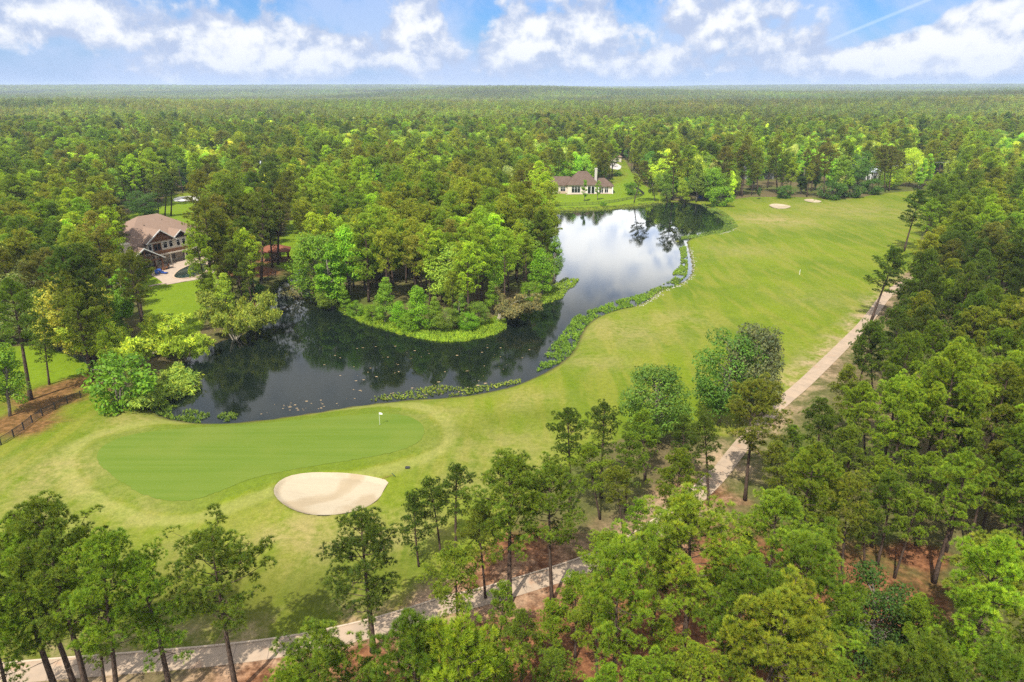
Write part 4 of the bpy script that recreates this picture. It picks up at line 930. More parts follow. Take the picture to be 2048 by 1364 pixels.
# the large brown roofed house by the left lawn
hz0 = h1(-108, 200); H1 = frame_empty('house', (-113.4, 212, hz0), R(57), 'large two storey stone house with brown hipped roof beside a pool at the left', 'house', 'houses round the golf course')
H1.scale = (1.07, 1.07, 1.07)
mb = MB().box(-13, 12, -11, 8, -.3, 5.6).box(-8.2, 3.6, -12.2, -11, -.3, 6.3); mb.build('wall', STUC, H1)
mb = MB(); hip(mb, -13, 12, -11, 8, 5.6, 12.0, .7, 'x'); ro = mb.build('roof', ROOFB, H1)
mb = MB(); gable(mb, -8.8, -.2, -13.4, -2.0, 6.35, 9.6); gable(mb, -1.0, 4.6, -12.9, -3.5, 6.3, 8.6); mb.build('roof', ROOFB, H1)
MB().add([(-8.3,-12.3,6.3),(-.7,-12.3,6.3),(-4.5,-12.3,9.2)], [(0,1,2)]).add([(-8.3,-12.25,6.3),(-.7,-12.25,6.3),(-4.5,-12.25,9.2)], [(2,1,0)]).build('gable_end', WOODB, H1)
mb = MB().bar((-9,-13.5,6.25), (-4.5,-13.5,9.55), .12, .25).bar((-4.5,-13.5,9.55), (0,-13.5,6.25), .12, .25).bar((-1.1,-13,6.25), (1.8,-13,8.5), .1, .2).bar((1.8,-13,8.5), (4.7,-13,6.25), .1, .2); mb.build('fascia', WHITEP, H1)
mb = MB(); mb.bar((-7,-13.1,7.4),(-2,-13.1,7.4),.2).bar((-4.5,-13.1,7.4),(-4.5,-13.1,9),.2).build('gable_beam', WOODB, H1)
for x0, x1 in ((-7.9,-7.0),(-3.6,-2.4),(-1.9,-.8),(.4,1.4),(2.1,3.1)): window(H1, x0, x1, 4.2, 5.8, -12.22, 1)
d_ = MB().box(-6.6, -4.2, -12.3, -12.19, 3.45, 5.9).build('door', WOODB, H1); MB().box(-6.3, -5.5, -12.34, -12.28, 3.9, 5.6).box(-5.3, -4.5, -12.34, -12.28, 3.9, 5.6).build('pane', GLASS, d_)
mb = MB().box(-8.4, 11.8, -15.2, -12.2, 3.0, 3.35); mb.build('porch_roof', STUC, H1)
mb = MB()
for x in (-8, -3.6, .8, 5.2, 9.6, 11.5): mb.box(x - .17, x + .17, -15.1, -14.76, -.2, 3.0)
mb.build('porch_posts', STUC, H1)
mb = MB().box(-8.3, 3.5, -15.0, -14.9, 3.4, 4.3); mb.build('balcony_rail', WOODB, H1)
for x0, x1 in ((-5.8,-4.6),(-2.4,-.6),(1.6,3.2)): window(H1, x0, x1, .8, 2.6, -12.22, 1)
for x0, x1 in ((5,6.4),(8,10)): window(H1, x0, x1, .7, 2.6, -11.02, 1)
mb = MB().box(-18, -9, -13, -4, -.3, 3.7).box(-18, -15.6, -20, -13, -.3, 3.7); mb.build('wall', STUC, H1)
mb = MB(); gable(mb, -18.7, -8.6, -20.6, -1.5, 3.72, 7.0); mb.build('roof', ROOFB, H1)
mb = MB().bar((-18.9,-20.7,3.6), (-13.65,-20.7,6.95), .12, .28).bar((-13.65,-20.7,6.95), (-8.4,-20.7,3.6), .12, .28); mb.build('fascia', WHITEP, H1)
mb = MB().bar((-15.4,-20.2,3.5),(-9.2,-20.2,3.5),.3).bar((-13.65,-20.2,3.6),(-13.65,-20.2,6.6),.25).bar((-13.65,-20.2,3.8),(-16.2,-20.2,5.0),.2).bar((-13.65,-20.2,3.8),(-11.1,-20.2,5.0),.2); mb.build('porch_truss', WOODB, H1)
mb = MB()
for x, y in ((-15.4,-20.2),(-9.2,-20.2),(-9.2,-16.5)):
    mb.box(x-.2, x+.2, y-.2, y+.2, .9, 3.5).box(x-.4, x+.4, y-.4, y+.4, -.2, .9)
mb.build('porch_posts', WOODB, H1)
window(H1, -14.5, -11, .4, 2.6, -13.02, 3)
mb = MB().box(-17.2, -15.2, -17.2, -15.4, 3.0, 8.0).box(-17.3, -15.1, -17.3, -15.3, 8.0, 8.25); mb.build('chimney', STUC, H1)
for x, y, z in ((-4,-5.0,9.3),(2,-4,9.8),(7,-3,9.0),(-8,-4,8.0)): MB().tube([(x,y,z-.8),(x,y,z+.75)], .16, 6).build('roof_vent', DARKM, H1)
PATIO = smooth_closed(WP([(298,550),(318,560),(330,572),(352,568),(395,560),(432,548),(436,512),(425,486),(380,494),(325,522)]), 1)
grid_sheet('patio', PATIO, 3, .10, PAVE, 'tan paved patio round the pool of the brown roofed house')
POOL = smooth_closed(WP([(346,557),(356,544),(372,536),(392,528),(412,528),(418,538),(404,552),(380,557),(362,560)]), 2)
pm, pnt, pb_ = new_mat('pool water'); pb_.inputs['Base Color'].default_value = (.010, .034, .026, 1); pb_.inputs['Roughness'].default_value = .05
grid_sheet('pool_water', POOL, 4, .16, pm, 'dark teal swimming pool water set in the patio')
c_ = POOL; v = []; f = []; n = len(c_); oo = offset_poly(c_, .45)
for a, b_ in zip(c_, oo): z = .22 + hz0 * 0 + h1(a[0], a[1]); v += [(a[0],a[1],z-.2),(a[0],a[1],z+.04),(b_[0],b_[1],z+.04),(b_[0],b_[1],z-.2)]
for i in range(n):
    for k in range(3): p, q = i*4+k, ((i+1) % n)*4+k; f.append((p, p+1, q+1, q))
tag(MB().add(v, f).build('pool_coping', STONE), 'pale stone coping round the dark teal pool', 'pool coping')
FL = smooth_open(WP([(298,574),(318,570),(345,566),(385,562),(430,552)]), 2); strip('garden_path', resample(FL, 1.5), -.5, .5, -.1, .12, PAVE, 'thin pale garden path along the edge of the patio')
BLUE = plain('blue vinyl', (.02, .07, .30), .4, .2, 2)
def lounger(px, py, rz, label):
    x, y = W(px, py); e = frame_empty('sun_lounger', (x, y, h1(x, y) + .1), rz, label, 'sun lounger', 'blue sun loungers')
    MB().box(-.45, .45, -1.1, .5, .26, .40).build('seat', BLUE, e); MB().bar((0,.5,.34), (0,1.2,.8), .9, .13).build('backrest', BLUE, e)
    mb = MB()
    for x_, y_ in ((-.4,-1),(.4,-1),(-.4,.5),(.4,.5)): mb.box(x_-.04, x_+.04, y_-.04, y_+.04, 0, .27)
    mb.build('legs', DARKM, e)
lounger(314, 549, .6, 'blue sun lounger on the patio, nearest the porch corner'); lounger(322, 546, .9, 'blue sun lounger on the patio, right beside the first one'); lounger(328, 549, 1.3, 'blue sun lounger nearest the pool edge')
def patio_set(px, py, label):
    x, y = W(px, py); e = frame_empty('patio_table', (x, y, h1(x, y) + .1), .4, label, 'patio table', 'patio tables')
    MB().tube([(0,0,.70),(0,0,.76)], .7, 12).build('table_top', WOODB, e); MB().tube([(0,0,0),(0,0,.70)], .08, 6).tube([(0,0,0),(0,0,.05)], .4, 10).build('base', DARKM, e)
    for k in range(4):
        a = k * PI / 2 + .3; c = empty('patio_chair', (x + 1.25 * math.cos(a), y + 1.25 * math.sin(a), h1(x, y) + .1), a + PI / 2); tag(c, f'dark patio chair, {ORD[k]} round the {label}', 'chair', 'chairs of the ' + label)
        MB().box(-.25,.25,-.25,.25,.40,.46).build('seat', WOODB, c); MB().box(-.25,.25,-.28,-.22,.46,.95).build('backrest', WOODB, c)
        mb = MB()
        for x_, y_ in ((-.22,-.22),(.22,-.22),(-.22,.22),(.22,.22)): mb.box(x_-.02, x_+.02, y_-.02, y_+.02, 0, .4)
        mb.build('legs', DARKM, c)
patio_set(336, 538, 'round patio table by the porch'); patio_set(392, 514, 'round patio table beyond the pool')
# red roofed pavilion
pxy = W(552, 522); PV = frame_empty('garden_pavilion', (pxy[0], pxy[1], h1(*pxy)), R(14), 'open timber pavilion with red roof among the pines near the inlet', 'pavilion')
mb = MB(); hip(mb, -4, 4, -2.6, 2.6, 3.1, 4.9, .6, 'x'); mb.build('roof', ROOFT, PV)
for x in (-3.7, -1.3, 1.3, 3.7):
    for y in (-2.3, 2.3): MB().box(x-.16, x+.16, y-.16, y+.16, 0, 3.1).build('post', WOODB, PV)
MB().box(-4, 4, -2.6, 2.6, -.2, .15).build('deck', WOODB, PV)
MB().box(-1, 1, 1.2, 2.0, .15, 2.4).build('fireplace', STONE, PV)
# cream house across the pond
x2, y2 = W(1168, 388); H2 = frame_empty('house', (x2, y2, h1(x2, y2)), R(-3), 'cream single storey house with weathered red brown roof and tall white chimney across the pond', 'house', 'houses round the golf course')
mb = MB().box(-8.2, 6.6, 0, 10.5, -.3, 4.2).box(-18.5, -8.2, 2.6, 11, -.3, 3.6).box(6.6, 14.2, 2.2, 10, -.3, 3.3); mb.build('wall', STUC, H2)
mb = MB(); hip(mb, -8.2, 6.6, 0, 10.5, 4.2, 10.4, .7, 'x'); hip(mb, -19.5, -3.0, 2.6, 11, 3.6, 7.6, .7, 'x'); hip(mb, .5, 14.2, 2.2, 10, 3.3, 7.0, .7, 'x'); mb.build('roof', ROOFR, H2)
MB().box(5.1, 6.3, 3.4, 4.6, 4.0, 11.6).box(4.98, 6.42, 3.28, 4.72, 11.6, 11.9).build('chimney', plain('limewashed chimney', (.46, .42, .37), .9, .12, 1), H2)
window(H2, -6.2, -1.9, .5, 3.6, 0, 3); MB().box(1.6, 5.2, -.06, .0, .1, 3.5).build('porch_shade_panel', GLASS, H2)  # dark panel on the wall stands in for the shade inside the porch
for x in (1.6, 3.4, 5.2): MB().box(x-.13, x+.13, -.3, -.06, -.1, 3.6).build('column', WHITEP, H2)
window(H2, 8.0, 9.6, .3, 2.8, 2.2, 2); window(H2, 10.2, 12.0, .3, 2.8, 2.2, 2); window(H2, -11.6, -9.2, .6, 2.7, 2.6, 2); window(H2, -14.6, -12.6, .6, 2.7, 2.6, 2)
mb = MB()
for x in (7.0, 13.9): mb.box(x-.2, x+.2, -.6, -.2, -.1, 3.2)
mb.build('porch_posts', WHITEP, H2)
MB().box(-12.5, -9.0, .6, 1.5, -.1, .9).build('garden_bench', STONE, H2)
grid_sheet('terrace', np.array([(x2-9, y2-2.2), (x2+14.5, y2-1.4), (x2+14.5, y2+1.8), (x2-9, y2-.2)]), 3, .07, PAVE, 'narrow terrace along the front of the cream house')
# houses half hidden in the woods
def cottage(px, py, wd_, dp, eave, ridge, roof, wall, rz, label, chim=False, wins=3):
    x, y = W(px, py); e = frame_empty('house', (x, y, float(h1(x, y))), rz, label, 'house', 'houses half hidden in the woods')
    MB().box(-wd_/2, wd_/2, 0, dp, -.4, eave).build('wall', wall, e); mb = MB(); hip(mb, -wd_/2, wd_/2, 0, dp, eave, ridge, .6, 'x'); r_ = mb.build('roof', roof, e)
    for k in range(wins): xx = -wd_/2 + wd_ * (k + .5) / wins; window(e, xx - .7, xx + .7, .9, min(2.4, eave - .4), 0, 2)
    if chim: MB().box(wd_*.22, wd_*.22+1.2, dp*.35, dp*.35+1.2, eave, ridge+1.6).build('chimney', WHITEP, r_)
cottage(1219, 324, 17, 13, 3.4, 8.4, ROOFB, STUC, R(8), 'brown roofed house behind the pale driveway')
cottage(1394, 302, 19, 12, 4.6, 9.8, ROOFG, WHITEP, R(-12), 'house with pale grey roof deep in the woods, right of the brown roofed one')
cottage(1042, 330, 12, 10, 3.4, 8.0, ROOFG, STUC, R(20), 'small house with blue grey roof left of the cream house')
cottage(1518, 358, 17, 11, 4.4, 8.6, plain('slate roof', (.22, .23, .25), .8, .15, .7), plain('grey siding', (.22, .22, .22), .9, .15, 1), R(5), 'grey house with white chimney behind the trunks at the far end', True)
cottage(1748, 360, 9, 8, 4.2, 7.0, ROOFG, WHITEP, R(-6), 'white house behind the trees by the utility pole')
cottage(516, 338, 14, 10, 3.2, 6.6, ROOFG, STUC, R(-25), 'grey roofed house in the woods beyond the left lawn', wins=2)
cottage(1925, 266, 26, 16, 5, 9, WHITEP, WHITEP, R(12), 'long white building left of the pale clearing near the horizon', wins=4)
cottage(1968, 257, 20, 14, 5, 10, ROOFG, WHITEP, R(-20), 'grey roofed white building in the middle of the pale clearing', wins=3)
cottage(2000, 262, 18, 12, 4, 8, ROOFB, STUC, R(30), 'brown roofed building at the right of the pale clearing', wins=3)
clr = smooth_closed(WP([(1925,270),(1935,252),(1990,250),(2015,258),(2005,268),(1960,273)]), 2); grid_sheet('clearing', clr, 40, .6, plain('bare pale earth', (.50, .44, .38), .95, .15, .05), 'pale bare clearing far off at the right')
# ---------------------------------------------------------------- fences
def fence(px_pts, hgt, label, step=2.4, wpts=None, group='black metal fences'):
    line = smooth_open(WP(px_pts) if wpts is None else wpts, 2); line = resample(line, step); c = line[len(line)//2]
    e = frame_empty('metal_fence', (c[0], c[1], 0), 0, label, 'fence', group); zs = height(line[:, 0], line[:, 1]); q = [(x - c[0], y - c[1], z) for (x, y), z in zip(line, zs)]
    for i, (x, y, z) in enumerate(q): MB().box(x-.06, x+.06, y-.06, y+.06, z-.2, z+hgt+.08).build('post', DARKM, e)
    for a, b_ in zip(q[:-1], q[1:]):
        mb = MB(); A, B = Vector(a), Vector(b_)
        for t in (.12, .94): mb.bar(A + Vector((0,0,hgt*t)), B + Vector((0,0,hgt*t)), .05)
        n = int((B - A).length / .16)
        for k in range(1, n): p = A.lerp(B, k / n); mb.box(p.x-.015, p.x+.015, p.y-.015, p.y+.015, p.z+.1, p.z+hgt)
        mb.build('panel', DARKM, e)
fence([(-60,922),(0,892),(40,867),(61,848),(82,833),(111,819),(122,812),(150,801),(176,789),(200,778)], 1.25, 'black picket fence along the near edge of the left lawn')
fence([(118,702),(135,712),(155,720),(180,732)], 1.25, 'short black fence at the back of the left lawn')
fence([(509,585),(522,572),(537,560),(552,551)], 1.3, 'short black fence between the mulch bed and the inlet bank')
fence([(1088,412),(1130,412),(1175,411),(1215,407),(1250,401),(1275,396),(1288,391)], 1.3, 'long black fence across the lawn of the cream house', 3.2)
fence([(1288,391),(1275,380),(1262,372)], 1.3, 'short side fence running back at the right of the cream house lawn', 3.2)
# ---------------------------------------------------------------- golf things and small things
x, y = W(760, 853); FS = frame_empty('flagstick', (x, y, h1(x, y)), 0, 'flagstick with white flag standing on the putting green', 'flagstick')
YEL = plain('white fibreglass', (.8, .8, .74), .5, .05, 1)
MB().tube([(0,0,-.05),(0,0,2.2)], .022, 6).build('pole', YEL, FS)
v = []; nseg = 6
for i in range(nseg + 1): t = i / nseg; v += [(.02 + .5 * t, .05 * math.sin(t * 5), 2.18 - .05 * t), (.02 + .5 * t, .05 * math.sin(t * 5 + .4), 1.82 + .03 * t)]
MB().add(v, [(2*i, 2*i+2, 2*i+3, 2*i+1) for i in range(nseg)]).build('flag', WHITEP, FS)
MB().tube([(0,0,.034),(0,0,.045)], .07, 10).build('cup', DARKM, FS)
x, y = W(1599, 549); MK = frame_empty('distance_post', (x, y, h1(x, y)), 0, 'thin white distance post alone on the fairway', 'marker post'); MB().tube([(0,0,-.1),(0,0,1.5)], .06, 8).build('pole', WHITEP, MK); MB().tube([(0,0,1.5),(0,0,1.6)], [.06, .02], 8).build('cap', DARKM, MK)
x, y = W(776, 957); RK = frame_empty('bunker_rake', (x, y, h1(x, y) + .12), R(35), 'rake lying at the tail of the big bunker', 'rake'); MB().tube([(-.9,0,.05),(.8,0,.06)], .03, 5).build('handle', WOODB, RK); MB().box(.78, .86, -.45, .45, .0, .08).build('head', plain('green plastic', (.02,.06,.03), .6, .1, 2), RK)
x, y = W(815, 937); SB = frame_empty('sprinkler_box', (x, y, h1(x, y)), 0, 'small black box on the grass right of the big bunker', 'sprinkler box'); MB().box(-.28,.28,-.2,.2,-.05,.16).build('body', DARKM, SB); MB().box(-.31,.31,-.23,.23,.16,.20).build('lid', DARKM, SB)
x, y = W(1402, 398); BN = frame_empty('storage_bin', (x, y, h1(x, y)), .3, 'bright blue bin under the trees on the far pond shore', 'bin'); MB().box(-.9,.9,-.6,.6,.1,1.3).build('body', BLUE, BN); MB().box(-.97,.97,-.67,.67,1.3,1.42).build('lid', BLUE, BN)
# utility poles and lines
def upole(px, py, hgt, label):
    x, y = W(px, py); z = h1(x, y); e = frame_empty('utility_pole', (x, y, z), R(10), label, 'utility pole', 'utility poles'); MB().tube([(0,0,-.5),(0,0,hgt)], [.2,.13], 8).build('pole', BARK2, e)
    MB().box(-1.3,1.3,-.07,.07,hgt-.9,hgt-.75).build('crossarm', BARK2, e); mb = MB()
    for k in (-1.15, 0, 1.15): mb.tube([(k,0,hgt-.75),(k,0,hgt-.5)], .06, 6)
    mb.build('insulators', DARKM, e); return Vector((x, y, z + hgt - .5))
t1, t2, t3 = upole(1690, 372, 11.5, 'utility pole hidden by the tall bright tree'), upole(1838, 366, 12, 'utility pole at the right of the far lawn'), upole(1990, 352, 12, 'utility pole in the trees at the far right')
WIRE = plain('weathered wire', (.35, .36, .37), .5, .1, 1)
for k, nm in ((-1.15, 'nearest'), (0, 'middle'), (1.15, 'farthest')):
    mb = MB()
    for a, b_ in ((t1, t2), (t2, t3)):
        pt = [a.lerp(b_, s / 10) + Vector((0, k, -1.6 * 4 * (s / 10) * (1 - s / 10))) for s in range(11)]; mb.tube(pt, .035, 4)
    tag(mb.build('power_line', WIRE), f'{nm} overhead wire strung between the utility poles', 'power line', 'power lines')
# ---------------------------------------------------------------- marsh plants, stones and floating weed
def scatter_in(poly, dens):
    lo, hi = poly.min(0), poly.max(0); n = int(np.prod(hi - lo) * dens); p = rng.uniform(lo, hi, (n, 2)); return p[sdf(p, poly) > 0]
GRASSM = leaf_material('marsh leaves', .3)
def marsh(px, label, tint=(.13, .24, .02), hgt=.36, dens=10, z=WATER_Z, cut=.26):
    p = scatter_in(WP(px, z), dens); r = np.random.default_rng(len(px)); n = len(p); k = vnoise(p[:, 0], p[:, 1], 2.2, 30)
    p = p[(k > cut)]; n = len(p); zz = np.maximum(height(p[:, 0], p[:, 1]), z); c = np.c_[p, zz]
    d = unit(np.c_[r.normal(0, .5, (n, 2)), np.full(n, .7)]); t = tones(n, r, .2) * (.75 + .5 * vnoise(p[:, 0], p[:, 1], 3, 31))[:, None]
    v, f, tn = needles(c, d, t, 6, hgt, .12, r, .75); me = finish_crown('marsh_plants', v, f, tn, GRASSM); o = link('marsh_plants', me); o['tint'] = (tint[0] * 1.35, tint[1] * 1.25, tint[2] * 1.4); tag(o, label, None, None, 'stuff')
marsh([(287,800),(306,826),(345,841),(400,848),(452,845),(478,834),(470,826),(430,828),(400,824),(370,817),(345,810),(325,798),(300,775)], 'reeds in the left near corner of the pond', (.12, .20, .02))
marsh([(742,803),(800,799),(870,797),(940,789),(1000,776),(1045,764),(1040,757),(1000,767),(960,772),(930,776),(883,771),(846,776),(800,785),(749,793)], 'reeds along the near shore above the putting green', (.17, .24, .03), .3, 8)
marsh([(1072,744),(1100,735),(1120,726),(1145,706),(1154,690),(1168,657),(1190,637),(1233,620),(1274,612),(1301,596),(1285,588),(1233,601),(1208,611),(1172,623),(1147,635),(1130,661),(1099,695),(1077,734)], 'reed belt along the fairway side of the channel')
marsh([(1301,597),(1318,582),(1355,572),(1374,550),(1376,529),(1372,490),(1356,488),(1361,507),(1362,529),(1345,546),(1348,557),(1321,572),(1306,577),(1282,590)], 'reeds along the right shore of the open water', (.15, .25, .025))
marsh([(1362,480),(1410,473),(1455,466),(1476,455),(1466,440),(1450,428),(1425,414),(1400,407),(1415,420),(1450,445),(1445,458),(1400,468),(1362,474)], 'reeds round the far right corner of the pond', (.13, .21, .03))
marsh([(670,612),(700,622),(735,630),(787,645),(862,657),(912,660),(962,647),(1000,632),(1012,640),(1012,657),(987,671),(937,683),(887,686),(837,678),(787,666),(727,648),(687,627)], 'broad bright reed bed along the tip of the wooded point', (.20, .32, .02), .5, 13, cut=.05)
marsh([(1040,616),(1077,592),(1108,570),(1130,556),(1158,558),(1150,572),(1135,580),(1125,596),(1091,608),(1060,620)], 'reed bed on the right side of the wooded point', (.17, .27, .02), cut=.1)
marsh([(1110,428),(1200,423),(1275,417),(1330,409),(1330,404),(1274,410),(1199,417),(1110,419)], 'grassy margin below the cream house', (.12, .17, .03), .4, 4)
marsh([(505,650),(520,628),(533,606),(545,588),(560,568),(592,552),(585,548),(556,560),(535,580),(522,600),(508,625),(495,650)], 'weedy bank of the inlet', (.10, .14, .02), .5, 6, -.5)
STN = plain('pale rock', (.34, .315, .265), .9, .3, 2, .2)
def stones(px, label, n, spread, size):
    L = WP(px, -.25); d = np.r_[0, np.cumsum(np.hypot(*np.diff(L, axis=0).T))]; mb = MB(); r = random.Random(n)
    base = bmesh.new(); bmesh.ops.create_icosphere(base, subdivisions=1, radius=1); bv = [v.co.copy() for v in base.verts]; bf = [tuple(v.index for v in f.verts) for f in base.faces]; base.free()
    for i in range(n):
        s = r.uniform(0, d[-1]); x = float(np.interp(s, d, L[:, 0])) + r.gauss(0, spread); y = float(np.interp(s, d, L[:, 1])) + r.gauss(0, spread); z = h1(x, y); k = size * r.uniform(.5, 1.4); a = r.uniform(0, 6)
        mb.add([(x + k * (v.x * math.cos(a) - v.y * math.sin(a)) * r.uniform(.8, 1.2), y + k * (v.x * math.sin(a) + v.y * math.cos(a)) * r.uniform(.8, 1.2), max(z, WATER_Z - .1) + k * .4 * v.z) for v in bv], bf)
    tag(mb.build('rock_edging', STN), label, None, None, 'stuff')
stones([(1376,490),(1385,512),(1386,530),(1384,552),(1358,572),(1320,583),(1303,598),(1276,612)], 'pale rocks edging the right shore of the open water', 300, .55, .19)
stones([(1440,470),(1458,464),(1474,456)], 'pale rocks at the far right pond corner', 40, .5, .2)
r = np.random.default_rng(77); p = scatter_in(WP([(480,835),(560,800),(640,700),(760,690),(900,700),(1040,670),(1080,700),(1060,745),(980,768),(860,775),(740,795),(600,822)], WATER_Z), .06)
q2 = scatter_in(WP([(480,836),(600,800),(760,790),(860,770),(985,765),(1060,748),(1090,700),(1120,665),(1080,735),(1000,775),(760,802),(600,828),(520,840)], WATER_Z), 2.2); p = np.vstack([p, q2[rng.random(len(q2)) < .16]]); p = p[sdf(p, POND) > 1.0]
mb = MB()
for x, y in p:
    k = abs(r.normal(0, .08)) + .04; a0 = r.uniform(0, TAU); m = 7
    mb.add([(x + k * r.uniform(.6, 1.3) * 1.6 * math.cos(a0 + TAU * i / m), y + k * r.uniform(.5, 1.2) * math.sin(a0 + TAU * i / m), WATER_Z + .012) for i in range(m)], [tuple(range(m))])
tag(mb.build('floating_weed', plain('tan pond weed', (.36, .26, .14), .8, .35, .8)), 'tan flecks of floating weed on the dark near water', None, None, 'stuff')
# ---------------------------------------------------------------- daylight
SUN_EL, SUN_AZ = R(54), R(205)              # azimuth clockwise from +Y (the view): behind the camera, to its left
sd = Vector((math.sin(SUN_AZ) * math.cos(SUN_EL), math.cos(SUN_AZ) * math.cos(SUN_EL), math.sin(SUN_EL)))
sl = bpy.data.lights.new('sun', 'SUN'); sl.energy = 5.0; sl.angle = R(.6); sl.color = (1.0, .955, .87)
so = bpy.data.objects.new('sun', sl); COL.objects.link(so); so.rotation_euler = (-sd).to_track_quat('-Z', 'Y').to_euler(); so.location = (0, 0, 300)
world = bpy.data.worlds.new('World'); SC.world = world; world.use_nodes = True
w = NT(world.node_tree); bg = w.n['Background']
sky = w.node('ShaderNodeTexSky', sky_type='NISHITA'); sky.sun_disc = False; sky.sun_elevation = SUN_EL; sky.sun_rotation = SUN_AZ; sky.altitude = 60; sky.air_density = 1.0; sky.dust_density = .6; sky.ozone_density = 1.5
tcw = w.node('ShaderNodeTexCoord'); dirv = tcw.outputs['Generated']
sx = w.node('ShaderNodeSeparateXYZ'); w.link(dirv, sx.inputs[0])
# clouds: a thin veil, and cumulus heaps with bright tops and blue-grey undersides
el = w.math('MAXIMUM', sx.outputs[2], 0.0)
cx = w.node('ShaderNodeCombineXYZ'); w.link(sx.outputs[0], cx.inputs[0]); w.link(sx.outputs[1], cx.inputs[1]); w.link(w.math('MULTIPLY', el, 1.2), cx.inputs[2]); vec = cx.outputs[0]
upv = w.vmath('ADD', vec, (0.0, 0.0, .018))
veil = w.noise(vec, 7.0, 6, .6, .3)
def puff(v): return w.math('ADD', w.math('MULTIPLY', w.noise(v, 12.0, 2, .5, .1), .55), w.math('MULTIPLY', w.noise(v, 30.0, 7, .58, .15), .45))
nA, nB = puff(vec), puff(upv)
def heap(px, py, rx, ry, amp):
    """a cumulus standing in this compass direction and at this height above the horizon"""
    a = (px - 1024.0) / FPX; yc = (682.0 - py) / FPX; d = Vector((a, CP + yc * SP, -SP + yc * CP)).normalized()
    u = w.math('DIVIDE', w.math('SUBTRACT', sx.outputs[0], float(d.x)), rx / FPX); v = w.math('DIVIDE', w.math('SUBTRACT', sx.outputs[2], float(d.z)), ry / FPX)
    r2 = w.math('ADD', w.math('MULTIPLY', u, u), w.math('MULTIPLY', v, v))
    return w.math('MULTIPLY', w.math('POWER', 2.718, w.math('MULTIPLY', r2, -1.0)), amp)
bump = None
for a in [(80,25,150,55,.27),(430,80,80,50,.28),(540,95,110,38,.20),(680,100,110,34,.16),(845,45,60,52,.28),(1185,60,50,50,.27),(1040,50,50,45,.22),(1110,85,80,40,.14),(1390,50,110,42,.18),(1540,25,120,40,.20),(1620,95,90,30,.14),
          (1790,100,50,26,.20),(1880,60,60,45,.22),(1960,80,60,45,.20),(2035,30,60,40,.24),(240,30,110,40,.14),(300,120,160,26,.10),(950,125,300,22,.10),(1450,130,300,22,.12),(1850,130,250,20,.12),
          (310,25,60,40,-.22),(700,15,70,28,-.20),(935,25,40,40,-.22),(1760,30,120,40,-.26),(240,105,90,22,-.12),(60,115,90,22,-.12)]:
    h_ = heap(*a); bump = h_ if bump is None else w.math('ADD', bump, h_)
cov = w.math('ADD', nA, bump)
low = w.math('SUBTRACT', 1.0, w.ramp(sx.outputs[2], .0, .06))
cov = w.math('ADD', cov, w.math('MULTIPLY', w.ramp(sx.outputs[2], .09, .15), .30))  # extra cloud added above the view, for the water to reflect
cl = w.ramp(cov, .52, .640)
lit = w.math('ADD', .5, w.math('MULTIPLY', w.math('SUBTRACT', nA, nB), 5.0), clamp=True)
lit = w.math('ADD', w.math('MULTIPLY', lit, .62), w.math('MULTIPLY', w.ramp(cov, .60, .85), .45), clamp=True)
ccol = w.mix(w.ramp(lit, .12, .92), (.37, .44, .60), (.745, .755, .775))
ccol = w.mix(w.math('MULTIPLY', low, .45), ccol, (.42, .51, .70))
high2 = w.math('SUBTRACT', w.ramp(sx.outputs[2], .11, .17), w.math('MULTIPLY', w.ramp(sx.outputs[2], .22, .33), 1.12))  # unseen sky band, brightened so that the far pond reflects whiter
blue = w.mix(1.0, sky.outputs[0], (.034, .060, .102), 'MULTIPLY')
hz = w.math('SUBTRACT', 1.0, w.ramp(sx.outputs[2], -.01, .10))
blue = w.mix(w.math('MULTIPLY', hz, .85), blue, (.36, .47, .71))
blue = w.mix(w.math('MULTIPLY', w.ramp(veil, .38, .62), .62), blue, (.44, .52, .72))
colw = w.mix(w.math('MULTIPLY', cl, .94), blue, ccol)
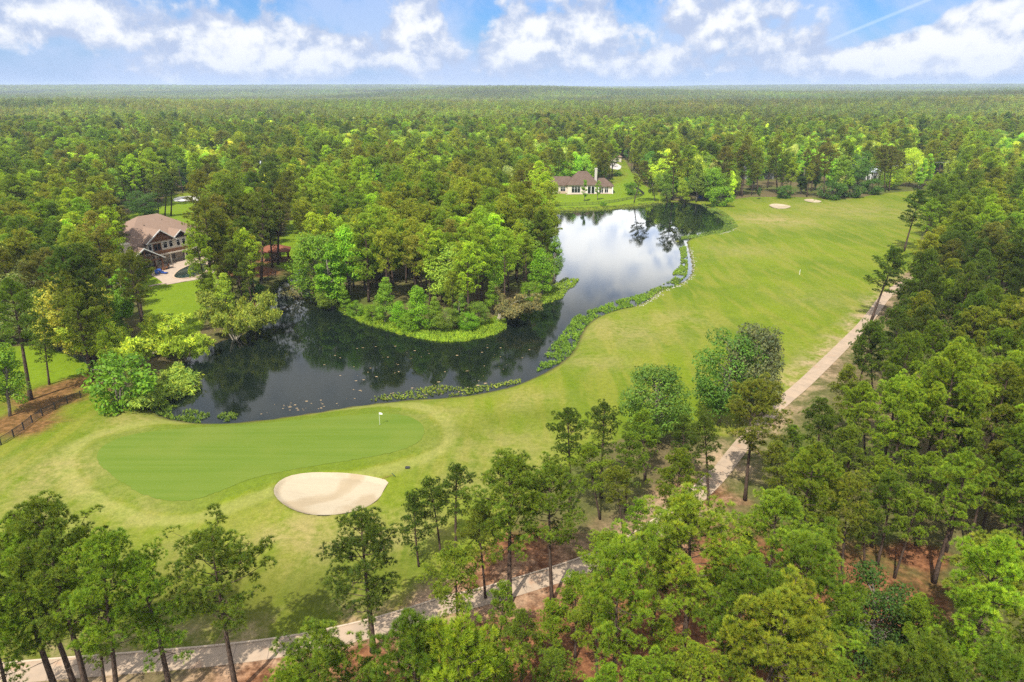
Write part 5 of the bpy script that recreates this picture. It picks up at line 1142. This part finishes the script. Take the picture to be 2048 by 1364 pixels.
colw = w.mix(high2, colw, w.mix(1.0, colw, (3.4, 3.35, 3.2), 'MULTIPLY'))
# contrail: a thin arc between two directions
def pdir(px, py):
    yc = (682.0 - py) / FPX; return Vector(((px - 1024.0) / FPX, CP + yc * SP, -SP + yc * CP)).normalized()
d1, d2 = pdir(1620, 97), pdir(1860, -2); nrm = d1.cross(d2).normalized(); mid = (d1 + d2).normalized()
off = w.math('ABSOLUTE', w.vmath('DOT_PRODUCT', dirv, tuple(nrm))); along = w.vmath('DOT_PRODUCT', dirv, tuple((d2 - d1).normalized()))
m0 = float(d1.dot((d2 - d1).normalized())); trail = w.math('MULTIPLY', w.math('SUBTRACT', 1.0, w.ramp(off, .0004, .0030)), w.ramp(along, m0 - .01, m0 + .05))
colw = w.mix(w.math('MULTIPLY', trail, .15), colw, (1.0, 1.02, 1.06))
w.link(colw, bg.inputs['Color']); bg.inputs['Strength'].default_value = 1.0
# air
hb = MB().box(-9600, 9600, -240, 9800, -25, 84).build('haze', None)
hm = bpy.data.materials.new('air'); hm.use_nodes = True; h_nt = NT(hm.node_tree); h_nt.n.remove(h_nt.n['Principled BSDF'])
pv = h_nt.node('ShaderNodeVolumePrincipled'); pv.inputs['Color'].default_value = (.62, .76, .98, 1); pv.inputs['Density'].default_value = 1.0e-4; pv.inputs['Anisotropy'].default_value = 0.0
h_nt.link(pv.outputs[0], h_nt.n['Material Output'].inputs['Volume']); hb.data.materials.append(hm); tag(hb, 'pale air haze over the distant forest', None, None, 'stuff')
vs_ = SC.view_settings; vs_.view_transform = 'Standard'; vs_.look = 'None'; vs_.exposure = .48; vs_.gamma = 1.0
SC.render.engine = 'CYCLES'; cy = SC.cycles; cy.max_bounces = 5; cy.diffuse_bounces = 2; cy.glossy_bounces = 3; cy.transmission_bounces = 3; cy.transparent_max_bounces = 4; cy.volume_bounces = 0
cy.use_adaptive_sampling = True; cy.adaptive_threshold = .006; cy.use_denoising = False; cy.caustics_reflective = False; cy.caustics_refractive = False; cy.sample_clamp_indirect = 3.0; cy.sample_clamp_direct = 4.0
